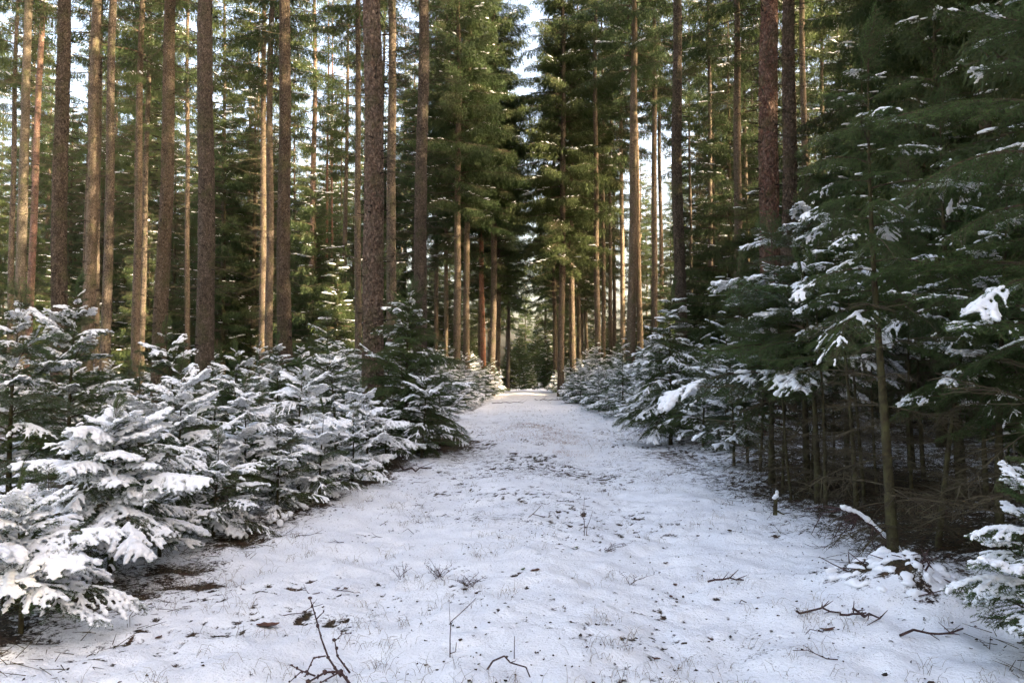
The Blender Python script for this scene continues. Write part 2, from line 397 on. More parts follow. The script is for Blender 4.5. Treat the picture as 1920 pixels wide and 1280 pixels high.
def remeshed(name, V, F, voxel, mats):
    me = mesh_tri(name + '_raw', V, F, [], None, True); o = bpy.data.objects.new(name, me); col.objects.link(o)
    m = o.modifiers.new('r', 'REMESH'); m.mode = 'VOXEL'; m.voxel_size = voxel; m.use_smooth_shade = True
    s = o.modifiers.new('s', 'SMOOTH'); s.factor = .5; s.iterations = 1
    dg = bpy.context.evaluated_depsgraph_get(); out = bpy.data.meshes.new_from_object(o.evaluated_get(dg)); out.name = name
    bpy.data.objects.remove(o); bpy.data.meshes.remove(me)
    out.materials.clear()
    for mm in mats: out.materials.append(mm)
    out.polygons.foreach_set('use_smooth', np.ones(len(out.polygons), bool))
    co = np.empty(len(out.vertices) * 3, np.float32); out.vertices.foreach_get('co', co)
    co += np.random.default_rng(len(co)).normal(0, voxel * .16, len(co)).astype(np.float32); out.vertices.foreach_set('co', co); out.update()
    return out

BOUGHS = {}      # kind -> list of dict(len, clean, dusty, light, heavy)
def make_bough(kind, seed, L, droop, spacing, nl, hw, rad, voxel, step, sub):
    ln = bough_lines(seed, L, droop, step, sub)
    res = {'L': L}
    NV, NF = needles_on(ln, seed, spacing, nl, hw, 2)
    P0, P1, A, B = [], [], [], []
    for P, k in ln:
        ra, rb = ((.011 * L + .002, .003), (.0035, .0018), (.002, .0012))[k]
        rr = np.linspace(ra, rb, len(P)); P0.append(P[:-1]); P1.append(P[1:]); A.append(rr[:-1]); B.append(rr[1:])
    WV, WF = prisms(np.concatenate(P0), np.concatenate(P1), np.concatenate(A), np.concatenate(B))
    g = Geo(); g.add(WV, WF, 0); g.add(NV, NF, 1); V, F, M = g.arrays()
    res['clean'] = mesh_tri('bough_' + kind, V, F, [M_TWIG, M_NEAR], M)
    for nm, am in (('light', .33), ('half', .47), ('heavy', .56), ('full', .84)):
        sp = snow_points(ln, seed, am, L, rad * (1.1 if nm == 'light' else 1.0))
        if sp is None: res[nm] = None; continue
        res[nm] = remeshed('bough_snow_%s_%s' % (kind, nm), *lumps(sp[0], sp[1], ICO1), voxel, [M_SNOW])
    BOUGHS.setdefault(kind, []).append(res)
for i in range(3): make_bough('short', 40 + i, .5, (.16, .28, .40)[i], .0050, .018, .0016, .0125, .0070, .034, .032)
for i in range(3): make_bough('flat', 66 + i, 1.2, (.10, .16, .22)[i], .0090, .026, .0021, .0165, .0105, .065, .05)
for i in range(3): make_bough('droop', 90 + i, 1.2, (.38, .50, .62)[i], .0090, .026, .0021, .0175, .0105, .065, .05)
# dead boughs: bare brown twigs
DEAD = []
for i in range(3):
    ln = bough_lines(120 + i, 1.0, .12 + .1 * i, .11, .10, .5); g = Geo()
    for P, k in ln: g.add(*poly_prisms(P, *((.007, .003), (.0035, .0016), (.002, .001))[k]), 0)
    DEAD.append(g.mesh('dead_bough', [M_DEAD]))

def tube_mesh(name, P, rad, sides, mat, wob=0.0, seed=0):
    P = np.asarray(P, float); rad = np.asarray(rad, float); n = len(P)
    a = np.arange(sides) * 2 * math.pi / sides
    w = 1 + wob * (vnoise(np.cos(a)[None] * 2 + 5 + np.zeros((n, 1)), np.sin(a)[None] * 2 + P[:, 2:3] * 6, seed) - .5) * 2
    V = P[:, None, :] + np.stack([np.cos(a)[None] * rad[:, None] * w, np.sin(a)[None] * rad[:, None] * w, np.zeros((n, sides))], -1)
    idx = np.arange(n * sides).reshape(n, sides); nx = np.roll(idx, -1, 1)
    F = np.stack([idx[:-1], nx[:-1], nx[1:], idx[1:]], -1).reshape(-1, 4)
    return mesh_tri(name, V.reshape(-1, 3), F, [mat], None, True)

def young_spruce(x, y, H, rad, label, group=None, snow=.8, base=.12, dusty=True, dead=.0, lean=(0, 0), seed=0, per=5, gap=.18, droopy=.88, up=18, r0=None, shape=.52, arch=24, name='young_spruce'):
    """a young spruce built bough by bough; snow is the chance and weight of the snow on a bough"""
    r = random.Random(seed * 7 + 3)
    root = tag(empty(name, (x, y, gz(x, y) - .03), (lean[1] + r.uniform(-.07, .07), lean[0] + r.uniform(-.07, .07), 0)), label, 'spruce', group)
    zz = np.linspace(0, H, 16); r0 = r0 or H * .011 + .008
    bend = np.stack([.02 * H * np.sin(zz / H * 3 + seed), .02 * H * np.cos(zz / H * 2.3 + seed) - .02 * H * math.cos(seed), zz], -1); bend[:, :2] *= (zz / H)[:, None] ** .7
    obj('trunk', tube_mesh('trunk', bend, r0 * (1 - zz / H * .93), 9, M_YTRUNK, .10, seed), root)
    def pos(z): return Vector([float(np.interp(z, zz, bend[:, k])) for k in range(3)])
    if dead > 0:
        z = .18
        while z < dead:
            for k in range(3):
                l = rad * r.uniform(.35, .85)
                obj('dead_bough', r.choice(DEAD), root, pos(z), (R(r.uniform(-40, 40)), R(r.uniform(-14, 22)), r.uniform(0, 6.28)), l)
            z += r.uniform(.12, .26)
    yaw = r.uniform(0, 6); nb = int((H - base) / gap * per)
    for k in range(nb):
        rel = min(.985, (k + r.random()) / nb); z = base + rel * (H - base); yaw += 2.4 + r.uniform(-.5, .5)
        l = max(.12, rad * (1 - rel) ** shape * r.uniform(.45, 1.12) * (.8 + .2 * min(1, rel * 6)))
        b = r.choice(BOUGHS['short' if l < .55 else 'droop' if r.random() < droopy else 'flat'])
        pit = -R(arch * r.uniform(.2, 1.2) + up * rel ** 1.5 + r.uniform(-8, 8))
        bo = obj('bough', b['clean'], root, pos(z), (R(r.uniform(-16, 16)), pit, yaw), l / b['L'])
        if dusty and r.random() < .75: bo.material_slots[1].link = 'OBJECT'; bo.material_slots[1].material = M_DUST
        q = r.random(); sn = None
        if q < snow * (.6 if snow > .5 else .5): sn = b['full' if snow > .88 else 'heavy'] if snow > .5 else b['half']
        elif q < snow: sn = b['heavy' if snow > .88 else 'half'] if snow > .5 else b['light']
        if sn is not None: obj('snow', sn, bo)
    b = BOUGHS['short'][0]; bo = obj('leader', b['clean'], root, pos(H * .97), (0, R(-84), yaw), max(.25, min(.6, H * .16)) / .5)
    return root
def PX(px, d): return (px - VX) / FPX * d

SECT = [(120, 'left of the broad dark trunk by the left edge'), (245, 'between the broad dark trunk and the leaning brown trunk'), (380, 'between the leaning brown trunk and the nearest grey-brown trunk'), (540, 'between the nearest grey-brown trunk and the dark brown one'),
        (700, 'between the dark brown trunk and the pink flaky trunk'), (860, 'between the pink flaky trunk and the sunlit yellowish pair'), (985, 'between the sunlit yellowish pair and the path end'), (1120, 'just right of the path end'), (1276, 'between the half-lit trunk and the dark one with sunlit rim'),
        (1440, 'between the dark trunk with sunlit rim and the thick reddish one'), (1620, 'right of the thick reddish trunk'), (1780, 'above the snow pads of the right thicket'), (9999, 'behind the boughs at the upper right edge')]
def sector(x, y): return next(t for lim, t in SECT if VX + FPX * x / max(y, 1) < lim)
# ---- left hedge, near to far
LEFT = [  # px, distance, height, radius, snow, label, extra
 (40, 4.75, .86, .78, 1.0, 'lowest young spruce buried under a thick snow cushion at the bottom left corner', dict(droopy=1, base=.22, up=22, gap=.12, per=7)),
 (205, 6.15, 1.28, 1.02, 1.0, 'broad dome-shaped young spruce heavily covered with snow, dark hollow beneath', dict(droopy=1, base=.38, up=20, gap=.13, per=7, dead=.35)),
 (10, 7.0, 2.12, 1.05, .55, 'young spruce at the left edge with snow pads on wide upper boughs', dict(droopy=.4, base=.35, dead=.4)),
 (128, 8.6, 2.42, 1.05, .55, 'tallest left hedge spruce with a flat snowy top before the dark trunks', dict(droopy=.35, base=.3)),
 (335, 7.9, 1.62, 1.02, .95, 'snowy young spruce with arching boughs directly behind the snow dome', dict(droopy=.9)),
 (455, 8.7, 1.45, .95, .95, 'snow-laden young spruce leaning over the snow edge left of the path', dict(droopy=.8)),
 (335, 11.4, 2.25, 1.0, .55, 'slim-tipped snowy spruce standing left of the roughest grey-brown trunk', dict()),
 (225, 10.4, 1.65, 1.0, .6, 'frosted young spruce low between two taller snowy spruces on the left', dict(per=4)),
 (440, 10.9, 1.95, .95, .65, 'frosted young spruce right against the foot of the grey-brown trunk', dict()),
 (560, 10.2, 1.80, 1.10, .9, 'snowy spruce with a bare upright stem in the middle of the left hedge', dict(droopy=.7)),
 (600, 9.6, 1.20, .85, .95, 'low spreading snow-covered spruce at the middle of the left path edge', dict(droopy=.9)),
 (520, 12.6, 2.1, 1.0, .58, 'frosted spruce with a pale crown behind the middle of the left hedge', dict()),
 (630, 13.0, 2.05, 1.1, .7, 'wide arching snowy spruce left of the pink flaky trunk', dict()),
 (690, 12.2, 1.45, 1.0, .9, 'low snowy spruce in front of the pink flaky trunk', dict(droopy=.8)),
 (757, 15.2, 3.2, 1.6, .32, 'greenest and tallest spruce of the left hedge with little snow', dict(dusty=False, gap=.16, per=6, up=24)),
 (100, 5.5, .75, .6, .95, 'smallest snowy spruce squeezed between the corner cushion and the dome', dict(base=.1)),
 (300, 6.9, .85, .6, .8, 'little half-green spruce at the right foot of the snow dome', dict(base=.08)),
 (400, 7.6, .95, .7, .85, 'little snowy spruce beside the dry grass clump', dict(base=.1)),
 (520, 8.7, 1.0, .7, .8, 'little snow-flecked spruce behind the bare heather-like shrub', dict(base=.1)),
 (660, 10.9, 1.1, .75, .75, 'little snow-flecked spruce jutting furthest into the path on the left', dict(base=.1)),
 (480, 9.7, 1.35, .8, .6, 'greenish small spruce wedged in the middle of the left hedge', dict(base=.15)),
 (265, 8.9, 1.45, .85, .6, 'greenish small spruce between the dome and the trunks behind', dict(base=.15)),
 (725, 13.0, 1.15, .8, .7, 'low snow-flecked spruce at the path edge below the pink flaky trunk', dict(base=.1)),
 (822, 17.0, 1.5, .9, .6, 'snow-flecked spruce beside the brown dry bush on the left', dict(base=.12)),
 (790, 14.4, 1.7, 1.0, .75, 'snow-patched young spruce before the tall green one at the path edge', dict()),
]
for i, (px, d, H, rd, sn, lab, ex) in enumerate(LEFT):
    young_spruce(PX(px, d), d, H * (.9 if d > 9 and d < 15 else .96), rd, lab, 'young spruces of the left hedge', snow=sn, seed=i + 1, **ex)

# ---- right side: taller, dark, little snow
RIGHT = [
 (1664, 6.7, 4.25, 1.15, .50, 'dark young spruce with the thickest slim trunk, snow pads high in its middle', dict(base=2.1, dead=2.2, r0=.047, per=5, gap=.30, droopy=.8)),
 (1990, 5.6, 5.0, 1.75, .50, 'tall dark spruce at the right edge reaching in with long snowy boughs', dict(base=1.7, dead=1.6, r0=.07, per=5, gap=.33, droopy=.7)),
 (1510, 10.0, 3.55, 2.05, .62, 'spruce with long snow-lined boughs pointing left over the path', dict(base=1.3, dead=1.2, up=16, droopy=.55, gap=.22)),
 (1442, 10.9, 2.3, 1.0, .50, 'young spruce with a mossy dark stem, outermost on the right path edge', dict(base=.95, dead=.8, r0=.05, gap=.30)),
 (1527, 9.3, 2.7, 1.1, .50, 'young spruce with twin-looking slim stem behind the broken stub', dict(base=1.35, dead=1.3, r0=.045, gap=.30)),
 (1597, 8.5, 2.9, .95, .48, 'slim young spruce just left of the thickest slim trunk', dict(base=1.6, dead=1.5, r0=.03, gap=.31)),
 (1790, 8.6, 4.2, 1.2, .45, 'tall dark spruce behind and right of the thickest slim trunk', dict(base=1.8, dead=1.8, r0=.06, gap=.33)),
 (1745, 6.9, 2.6, .95, .45, 'spruce with a leaning dark foot right of the thickest slim trunk', dict(base=1.3, dead=1.3, r0=.03, lean=(.12, 0), gap=.30, droopy=.9)),
 (1860, 6.8, 3.0, 1.05, .45, 'dense dark spruce filling the right edge behind the snowy corner bush', dict(base=.95, dead=1.0, gap=.2, droopy=.9)),
 (1700, 11.5, 4.4, 1.3, .40, 'tall narrow dark spruce in the second row of the right thicket', dict(base=1.6, dead=1.6, gap=.33)),
 (1580, 13.0, 3.6, 1.25, .45, 'mid-height green spruce deep in the right thicket left of the tallest ones', dict(base=1.3, dead=1.4, gap=.33)),
 (1372, 12.6, 1.7, 1.0, .8, 'low snowy spruce at the right path edge before the thicket', dict(base=.3)),
 (1255, 16.8, 3.2, 1.4, .60, 'dense snowy spruce with a brown hollow at the right path edge', dict(base=.3, dead=.6, gap=.17)),
 (1315, 15.0, 1.9, 1.1, .7, 'low frosted spruce between the brown hollow spruce and the thicket', dict(base=.25)),
 (1925, 4.3, 1.2, .70, .80, 'small spruce in the bottom right corner with thick rounded snow pads', dict(base=.22, droopy=1, up=18, gap=.15, per=6, dusty=False)),
]
for i, (px, d, H, rd, sn, lab, ex) in enumerate(RIGHT):
    ex.setdefault('dusty', sn > .6); ex.setdefault('arch', 6 if H > 2.2 else 20)
    young_spruce(PX(px, d), d, H, rd, lab, 'young spruces right of the path', snow=sn, seed=i + 41, **ex)
# thin poles crowded under the right thicket
POLES = [(1462, 10.0, .022), (1478, 9.6, .020), (1514, 9.9, .022), (1540, 9.0, .026), (1556, 10.6, .02), (1612, 8.9, .022), (1635, 9.4, .02), (1700, 8.9, .022), (1722, 10.2, .03), (1836, 8.2, .03), (1420, 12.0, .025), (1398, 12.8, .025), (1580, 11.5, .03)]
ORD = 'first second third fourth fifth sixth seventh eighth ninth tenth eleventh twelfth thirteenth'.split()
for i, (px, d, rr) in enumerate(POLES):
    young_spruce(PX(px, d), d, 2.6 + (i * 37 % 10) * .08, .55, 'thin bare-stemmed spruce pole under the dark right thicket, %s from the left' % ORD[sorted(q[0] for q in POLES).index(px)], 'thin poles under the right thicket', snow=.15, base=1.6, dead=1.6, r0=rr, seed=80 + i, per=4, gap=.26, dusty=False, name='spruce_pole')

# ------------------------------------------------------------------ hedge copies farther away: joined foliage and snow
def xform(V, l, rot, off):
    cx, sx, cyy, sy, cz, sz = math.cos(rot[0]), math.sin(rot[0]), math.cos(rot[1]), math.sin(rot[1]), math.cos(rot[2]), math.sin(rot[2])
    m = np.array([[cz, -sz, 0], [sz, cz, 0], [0, 0, 1]]) @ np.array([[cyy, 0, sy], [0, 1, 0], [-sy, 0, cyy]]) @ np.array([[1, 0, 0], [0, cx, -sx], [0, sx, cx]])
    return (V * l) @ m.T + off
COARSE = []
for i in range(4):
    ln = bough_lines(200 + i, 1.0, (.14, .24, .36, .48)[i], .085, .075)
    g = Geo()
    for P, k in ln:
        if k < 2: g.add(*poly_prisms(P[::2] if k == 0 else P[::4], *((.012, .004), (.004, .003))[k]), 0)
    g.add(*needles_on(ln, 200 + i, .024, .045, .006, 2), 1)
    sp = snow_points([l for l in ln if l[1] < 2], 200 + i, .62, 1.0, .032, 1.2)
    COARSE.append((g.arrays(), lumps(sp[0], sp[1], ICO0)))
def joined_spruce(seed, H, rad, base, gap, per, snow, up=30):
    r = random.Random(seed); fo, sn = Geo(), Geo(); yaw = 0; nb = int((H - base) / gap * per)
    for k in range(nb):
        rel = min(.98, (k + r.random()) / nb); yaw += 2.4 + r.uniform(-.5, .5)
        l = max(.15, rad * (1 - rel) ** .55 * r.uniform(.45, 1.12)); i = r.randrange(4); (V, F, M), (SV, SF) = COARSE[i]
        rot = (R(r.uniform(-16, 16)), -R((4, 10, 16, 22)[i] * r.uniform(.4, 1.2) + up * rel ** 1.5 + r.uniform(-8, 8)), yaw); off = np.array([0, 0, base + rel * (H - base)])
        W = xform(V, l, rot, off)
        fo.V.append(W); fo.F.append(F + fo.n); fo.M.append(M); fo.n += len(W)
        if r.random() < snow: sn.add(xform(SV, l, rot, off), SF)
    z = np.linspace(0, H, 10)
    return fo.mesh('foliage', [M_TWIG, M_DUST]), sn.mesh('snow', [M_SNOW], True), tube_mesh('trunk', np.stack([0 * z, 0 * z, z], -1), (H * .012 + .01) * (1 - z / H * .93), 7, M_YTRUNK)
HEDGE = [joined_spruce(301, 2.0, 1.0, .12, .20, 5, .7), joined_spruce(302, 1.7, 1.1, .12, .20, 5, .7), joined_spruce(303, 2.3, 1.0, .15, .26, 5, .55), joined_spruce(304, 1.5, .9, .1, .2, 5, .75)]
def hedge_copy(x, y, s, v, label, group, rz):
    t = tag(empty('young_spruce', (x, y, gz(x, y) - .04), (0, 0, rz)), label, 'spruce', group)
    t.scale = (s, s, s)
    f, sn, tr = HEDGE[v]
    obj('trunk', tr, t); fo = obj('crown', f, t); obj('snow', sn, fo)
rr = random.Random(5)
for side, lab, grp in ((-1, 'small snowy spruce, far left path edge', 'far left hedge spruces'), (1, 'small snowy spruce, far right path edge', 'far right hedge spruces')):
    y = 17.0 if side < 0 else 18.5
    while y < 62:
        ph = path_half(y)
        for row in range(3):
            x = side * (ph + (.05 if side < 0 else .35) + row * 1.3 + rr.uniform(-.25, .4))
            hedge_copy(x, y + rr.uniform(-.6, .6), rr.uniform(.8, 1.15) * (.9 if row == 0 else 1.15), rr.randrange(4), lab + (', innermost beside the snow', ', in its middle rank', ', in its back rank')[row] + (' of the nearer stretch' if y < 28 else ' of the far stretch' if y > 42 else ' midway'), grp, rr.uniform(0, 6))
        y += rr.uniform(1.2, 1.8)
for k in range(46):   # frosted seedlings under the trunks behind the left hedge
    x, y = rr.uniform(-22, -5.5), rr.uniform(12.5, 30)
    if x < -y * .72: continue
    hedge_copy(x, y, rr.uniform(.6, 1.05), rr.randrange(4), 'frosted small undergrowth spruce ' + sector(x, y), 'undergrowth spruces among the left trunks', rr.uniform(0, 6))
for k in range(16):
    x, y = rr.uniform(5, 13), rr.uniform(14, 30)
    hedge_copy(x, y, rr.uniform(.8, 1.3), rr.randrange(4), 'frosted small undergrowth spruce ' + sector(x, y), 'undergrowth spruces among the right trunks', rr.uniform(0, 6))

# ------------------------------------------------------------------ tall spruces
def hanging_bough(r, L, droop):
    """one long bough of a mature spruce, its side branchlets hanging like a curtain"""
    s = np.linspace(0, 1, 9)
    ax = np.stack([L * s, L * .05 * np.sin(s * 4 + r.uniform(0, 6)), L * (.06 * s - droop * s ** 2 + .25 * np.maximum(s - .65, 0))], -1)
    P0, P1, RA, RB = [ax[:-1]], [ax[1:]], [np.linspace(.03, .008, 8)], [np.linspace(.026, .006, 8)]
    B, D, LN = [], [], []
    n = max(6, int(L * 8))
    for t in np.linspace(.18, 1, n):
        f = t * 8; i = min(int(f), 7); b = ax[i] + (ax[i + 1] - ax[i]) * (f - i)
        for sd in (-1, 1):
            l = L * .30 * (1 - t * .75) * r.uniform(.5, 1.2) + .12; a = r.uniform(.7, 1.2)
            d = np.array([math.cos(a), sd * math.sin(a), r.uniform(-.35, .05)]); e = b + d * l + np.array([0, 0, -.15 * l])
            P0.append(b[None]); P1.append(e[None]); RA.append(np.array([.006])); RB.append(np.array([.004]))
            m = max(3, int(l / .06)); u = (np.arange(m) + r.random(m)) / m
            q = b + (e - b) * u[:, None]
            h = r.uniform(.10, .42, m) * (1.1 - .5 * u)
            dn = np.stack([r.normal(.12, .16, m), r.normal(sd * .10, .16, m), -np.ones(m)], -1); dn = unit(dn)
            for k in range(4):                               # needle sprays down each hanging branchlet
                v = (k + r.random(m)) / 4
                B.append(q + dn * (h * v)[:, None]); D.append(unit(dn + r.normal(0, .42, (m, 3)))); LN.append(r.uniform(.09, .17, m))
            B.append(q); D.append(unit(d + r.normal(0, .5, (m, 3)))); LN.append(r.uniform(.08, .15, m))
    B, D, LN = np.concatenate(B), np.concatenate(D), np.concatenate(LN)
    V, F = spikes(B, D, unit(np.cross(D, r.normal(0, 1, (len(B), 3)))), LN, LN * .11)
    W, WF = prisms(np.concatenate(P0), np.concatenate(P1), np.concatenate(RA), np.concatenate(RB))
    return (W, WF), (V, F), ax
def tall_crown(seed, z0, H, rad, gap, per, snow, droop=(.15, .45)):
    r = np.random.default_rng(seed)
    lib = []
    for L in (1.0, 1.8, 2.7):
        for k in range(3): lib.append((L, hanging_bough(r, L, r.uniform(*droop))))
    fo, sn = Geo(), Geo(); z = z0; yaw = 0
    while z < H - .3:
        rel = (z - z0) / (H - z0)
        for k in range(per):
            if r.random() < .12: continue
            l = max(.35, rad * (1 - rel) ** .75 * r.uniform(.6, 1.12) * min(1, .65 + rel * 2.5))
            c = [q for q in lib if q[0] == min((1.0, 1.8, 2.7), key=lambda a: abs(a - l))]; L, ((W, WF), (V, F), ax) = c[r.integers(len(c))]
            rot = (r.uniform(-.15, .15), -R(32 * rel + r.uniform(-10, 10)), yaw + k * 6.283 / per + r.uniform(-.4, .4)); off = np.array([0, 0, z + r.uniform(-.2, .2)])
            fo.add(xform(W, l / L, rot, off), WF, 0); fo.add(xform(V, l / L, rot, off), F, 1)
            if r.random() < snow:
                m = r.integers(4, 9); u = r.uniform(.3, 1, m); f = u * 8; i = np.minimum(f.astype(int), 7)
                pc = ax[i] + (ax[i + 1] - ax[i]) * (f - i)[:, None] + np.stack([np.zeros(m), r.normal(0, .06, m) * L, np.full(m, .02)], -1)
                pc = xform(pc, l / L, rot, off); sz = r.uniform(.022, .06, m)
                sn.add(*lumps(pc, np.stack([sz * r.uniform(2.0, 4.5, m), sz * .8, sz * .5], -1), ICO0, np.full(m, rot[2])))
        yaw += r.uniform(.4, 1.2); z += gap * r.uniform(.75, 1.25)
    return fo.mesh('crown', [M_TWIG, M_FAR]), sn.mesh('crown_snow', [M_SNOW], True)
CROWN = [tall_crown(1, 12.0, 26, 2.4, .78, 4, .5), tall_crown(2, 13.5, 26, 2.3, .82, 4, .5), tall_crown(3, 9.0, 26, 3.2, .52, 5, .45, (.25, .55)), tall_crown(4, 6.5, 25, 3.1, .54, 5, .45, (.2, .5)), tall_crown(5, 15.5, 26, 2.5, .54, 4, .5), tall_crown(6, 13.0, 26, 2.6, .58, 4, .5, (.25, .55))]
UNDER = [tall_crown(11, .8, 7.5, 1.9, .30, 5, .5), tall_crown(12, 1.2, 9.5, 2.1, .34, 5, .45), tall_crown(13, .6, 5.5, 1.6, .26, 5, .6), tall_crown(14, 2.0, 15.5, 2.8, .46, 5, .4)]

def tall_trunk(seed, H, r0, sides, rings, zmax, relief):
    rs = np.random.default_rng(seed); z = np.concatenate([np.linspace(-.3, zmax, rings), np.linspace(zmax, H, 12)[1:]])
    bx = .055 * np.sin(z * .25 + rs.uniform(0, 6)) + .03 * np.sin(z * .7 + rs.uniform(0, 6)); by = .055 * np.sin(z * .22 + rs.uniform(0, 6))
    rad = r0 * np.maximum(1 - np.maximum(z, 0) / H, .01) ** .62 * (1 + .38 * np.exp(-np.maximum(z + .1, 0) / .35))
    a = np.arange(sides) * 2 * math.pi / sides; A, Z = np.meshgrid(a, z); RR = rad[:, None] * np.ones_like(A)
    cxx, cyy = np.cos(A) * r0 * 26, np.sin(A) * r0 * 26
    n = vnoise(cxx + Z * 3.1, cyy + Z * 17, seed) * .6 + vnoise(cxx * 2.2 + 9, cyy * 2.2 + Z * 34, seed + 5) * .4
    n2 = vnoise(np.cos(A) * 1.6 + 3, np.sin(A) * 1.6 + Z * 1.4, seed + 9) - .5
    RR = RR + relief * (n - .5) + r0 * .10 * n2 * (Z < 20)
    V = np.stack([bx[:, None] - bx[0] + np.cos(A) * RR, by[:, None] - by[0] + np.sin(A) * RR, Z], -1)
    idx = np.arange(len(z) * sides).reshape(len(z), sides); nx = np.roll(idx, -1, 1)
    return V.reshape(-1, 3), np.stack([idx[:-1], nx[:-1], nx[1:], idx[1:]], -1).reshape(-1, 4)
TRUNK = [mesh_tri('trunk', *tall_trunk(20 + i, 26, .2, 18, 90, 18, .012), [M_BARKF], None, True) for i in range(4)]
def dead_branches(seed, z0, z1, n, lmax, r0):
    r = np.random.default_rng(seed); g = Geo(); V = []
    for k in range(n):
        z = r.uniform(z0, z1); a = r.uniform(0, 6.283); stub = r.random() < .45; l = r.uniform(.06, .20) if stub else r.uniform(.3, lmax) * (.5 + .5 * z / z1)
        s = np.linspace(0, 1, 3 if stub else 6); d = np.array([math.cos(a), math.sin(a), 0]); sag = r.uniform(-.05, .35)
        rr0 = r0 * (1 - z / 40) * .85
        P = d * (rr0 + l * s)[:, None] + np.array([0, 0, 1.]) * (z + l * (-sag * s + (.25 + sag * .6) * s ** 2 * r.uniform(-.3, 1)))[:, None] + r.normal(0, .02 * l, (len(s), 3)) * s[:, None]
        g.add(*poly_prisms(P, ( .010 if not stub else .018), (.003 if not stub else .009)), 1 if stub else 0)
        if not stub and l > .5:
            for q in range(int(l * 8)):
                i = r.integers(1, len(P)); e = P[i] + unit(d * r.uniform(.2, 1) + r.normal(0, .6, 3)) * r.uniform(.1, .45); g.add(*prisms(P[i], e, .0035, .0015), 0)
    return g.mesh('dead_branches', [M_DEAD, M_STUB])
DBR = [dead_branches(31, 1.5, 14, 190, 1.6, .2), dead_branches(32, 2, 15, 230, 2.0, .2), dead_branches(33, 2.5, 16, 260, 2.2, .2)]

BROWN, GREY, DARK, RED, PINK, TAN, PALE = (.064, .041, .023), (.076, .057, .042), (.038, .027, .016), (.24, .105, .078), (.20, .130, .098), (.12, .082, .046), (.26, .195, .13)  # TAN and PALE put sunlight into the bark colour of lit trunks
tr_ = random.Random(17)
def tall_spruce(x, y, dia, color, label, group=None, crown=0, lean=0.0, H=None, own=None, dead=True, mat=None, name='spruce_tree'):
    H = H or tr_.uniform(27, 32)
    root = tag(empty(name, (x, y, gz(x, y) - .05), (tr_.uniform(-.006, .006), lean + tr_.uniform(-.006, .006), tr_.uniform(0, 6.28) if own is None else 0)), label, 'spruce', group)
    if lean: root.rotation_euler = (0, lean, 0)
    if own is None: t = obj('trunk', tr_.choice(TRUNK), root, None, None, (dia / .4, dia / .4, H / 26))
    else: t = obj('trunk', own, root)
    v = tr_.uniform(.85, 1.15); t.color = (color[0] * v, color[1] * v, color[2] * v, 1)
    if dead: stuff(obj('dead_branches', tr_.choice(DBR), root, None, (0, 0, tr_.uniform(0, 6)), (dia / .4, dia / .4, 1)))
    if crown is not None:
        c, s = CROWN[crown]
        w = H / 26 * ((.96 if y < 80 else .7) if abs(x) < 3.2 and y > 40 else 1.0); co = obj('crown', c, root, None, (0, 0, tr_.uniform(0, 6)), (w, w, H / 26)); obj('crown_snow', s, co)
    return root
# near trunks with their own barks: px, distance, diameter, colour, flaky, crown, label
OWN = [
 (381, 18.6, .46, GREY, 0, 1, 'nearest grey-brown spruce trunk rising straight out of the left hedge'),
 (702, 16.6, .49, PINK, 1, 1, 'thickest pinkish flaky spruce trunk, sunlit on its right side, left of the path'),
 (784, 23.5, .45, GREY, 0, 5, 'straight greyish spruce right of the pink flaky trunk'),
 (538, 22.5, .44, BROWN, 0, 1, 'dark brown spruce between the grey-brown and the pink flaky trunk'),
 (294, 22.0, .44, TAN, 0, 0, 'spruce with bright sun patches down its trunk among the left trees'),
 (103, 20.5, .45, DARK, 0, 0, 'broad dark brown spruce near the left edge'),
 (1438, 18.6, .55, RED, 1, 1, 'thickest reddish flaky-barked trunk right of the path'),
 (1474, 22.0, .48, (.17, .11, .08), 1, 1, 'dark scaly trunk touching the thick reddish one on its right'),
 (1276, 25.5, .43, DARK, 0, 4, 'dark spruce with a sunlit right rim above the snowy hollow spruce'),
]
for i, (px, d, dia, colr, flaky, cr, lab) in enumerate(OWN):
    V, F = tall_trunk(70 + i, 27, dia / 2 * .93, 54, 380, 11, .045 if flaky else .028)
    tall_spruce(PX(px, d), d, dia, colr, lab, 'tall spruces standing along the path', cr, 0.0, 27, mesh_tri('trunk', V, F, [M_BARKL if flaky else M_BARK], None, True))
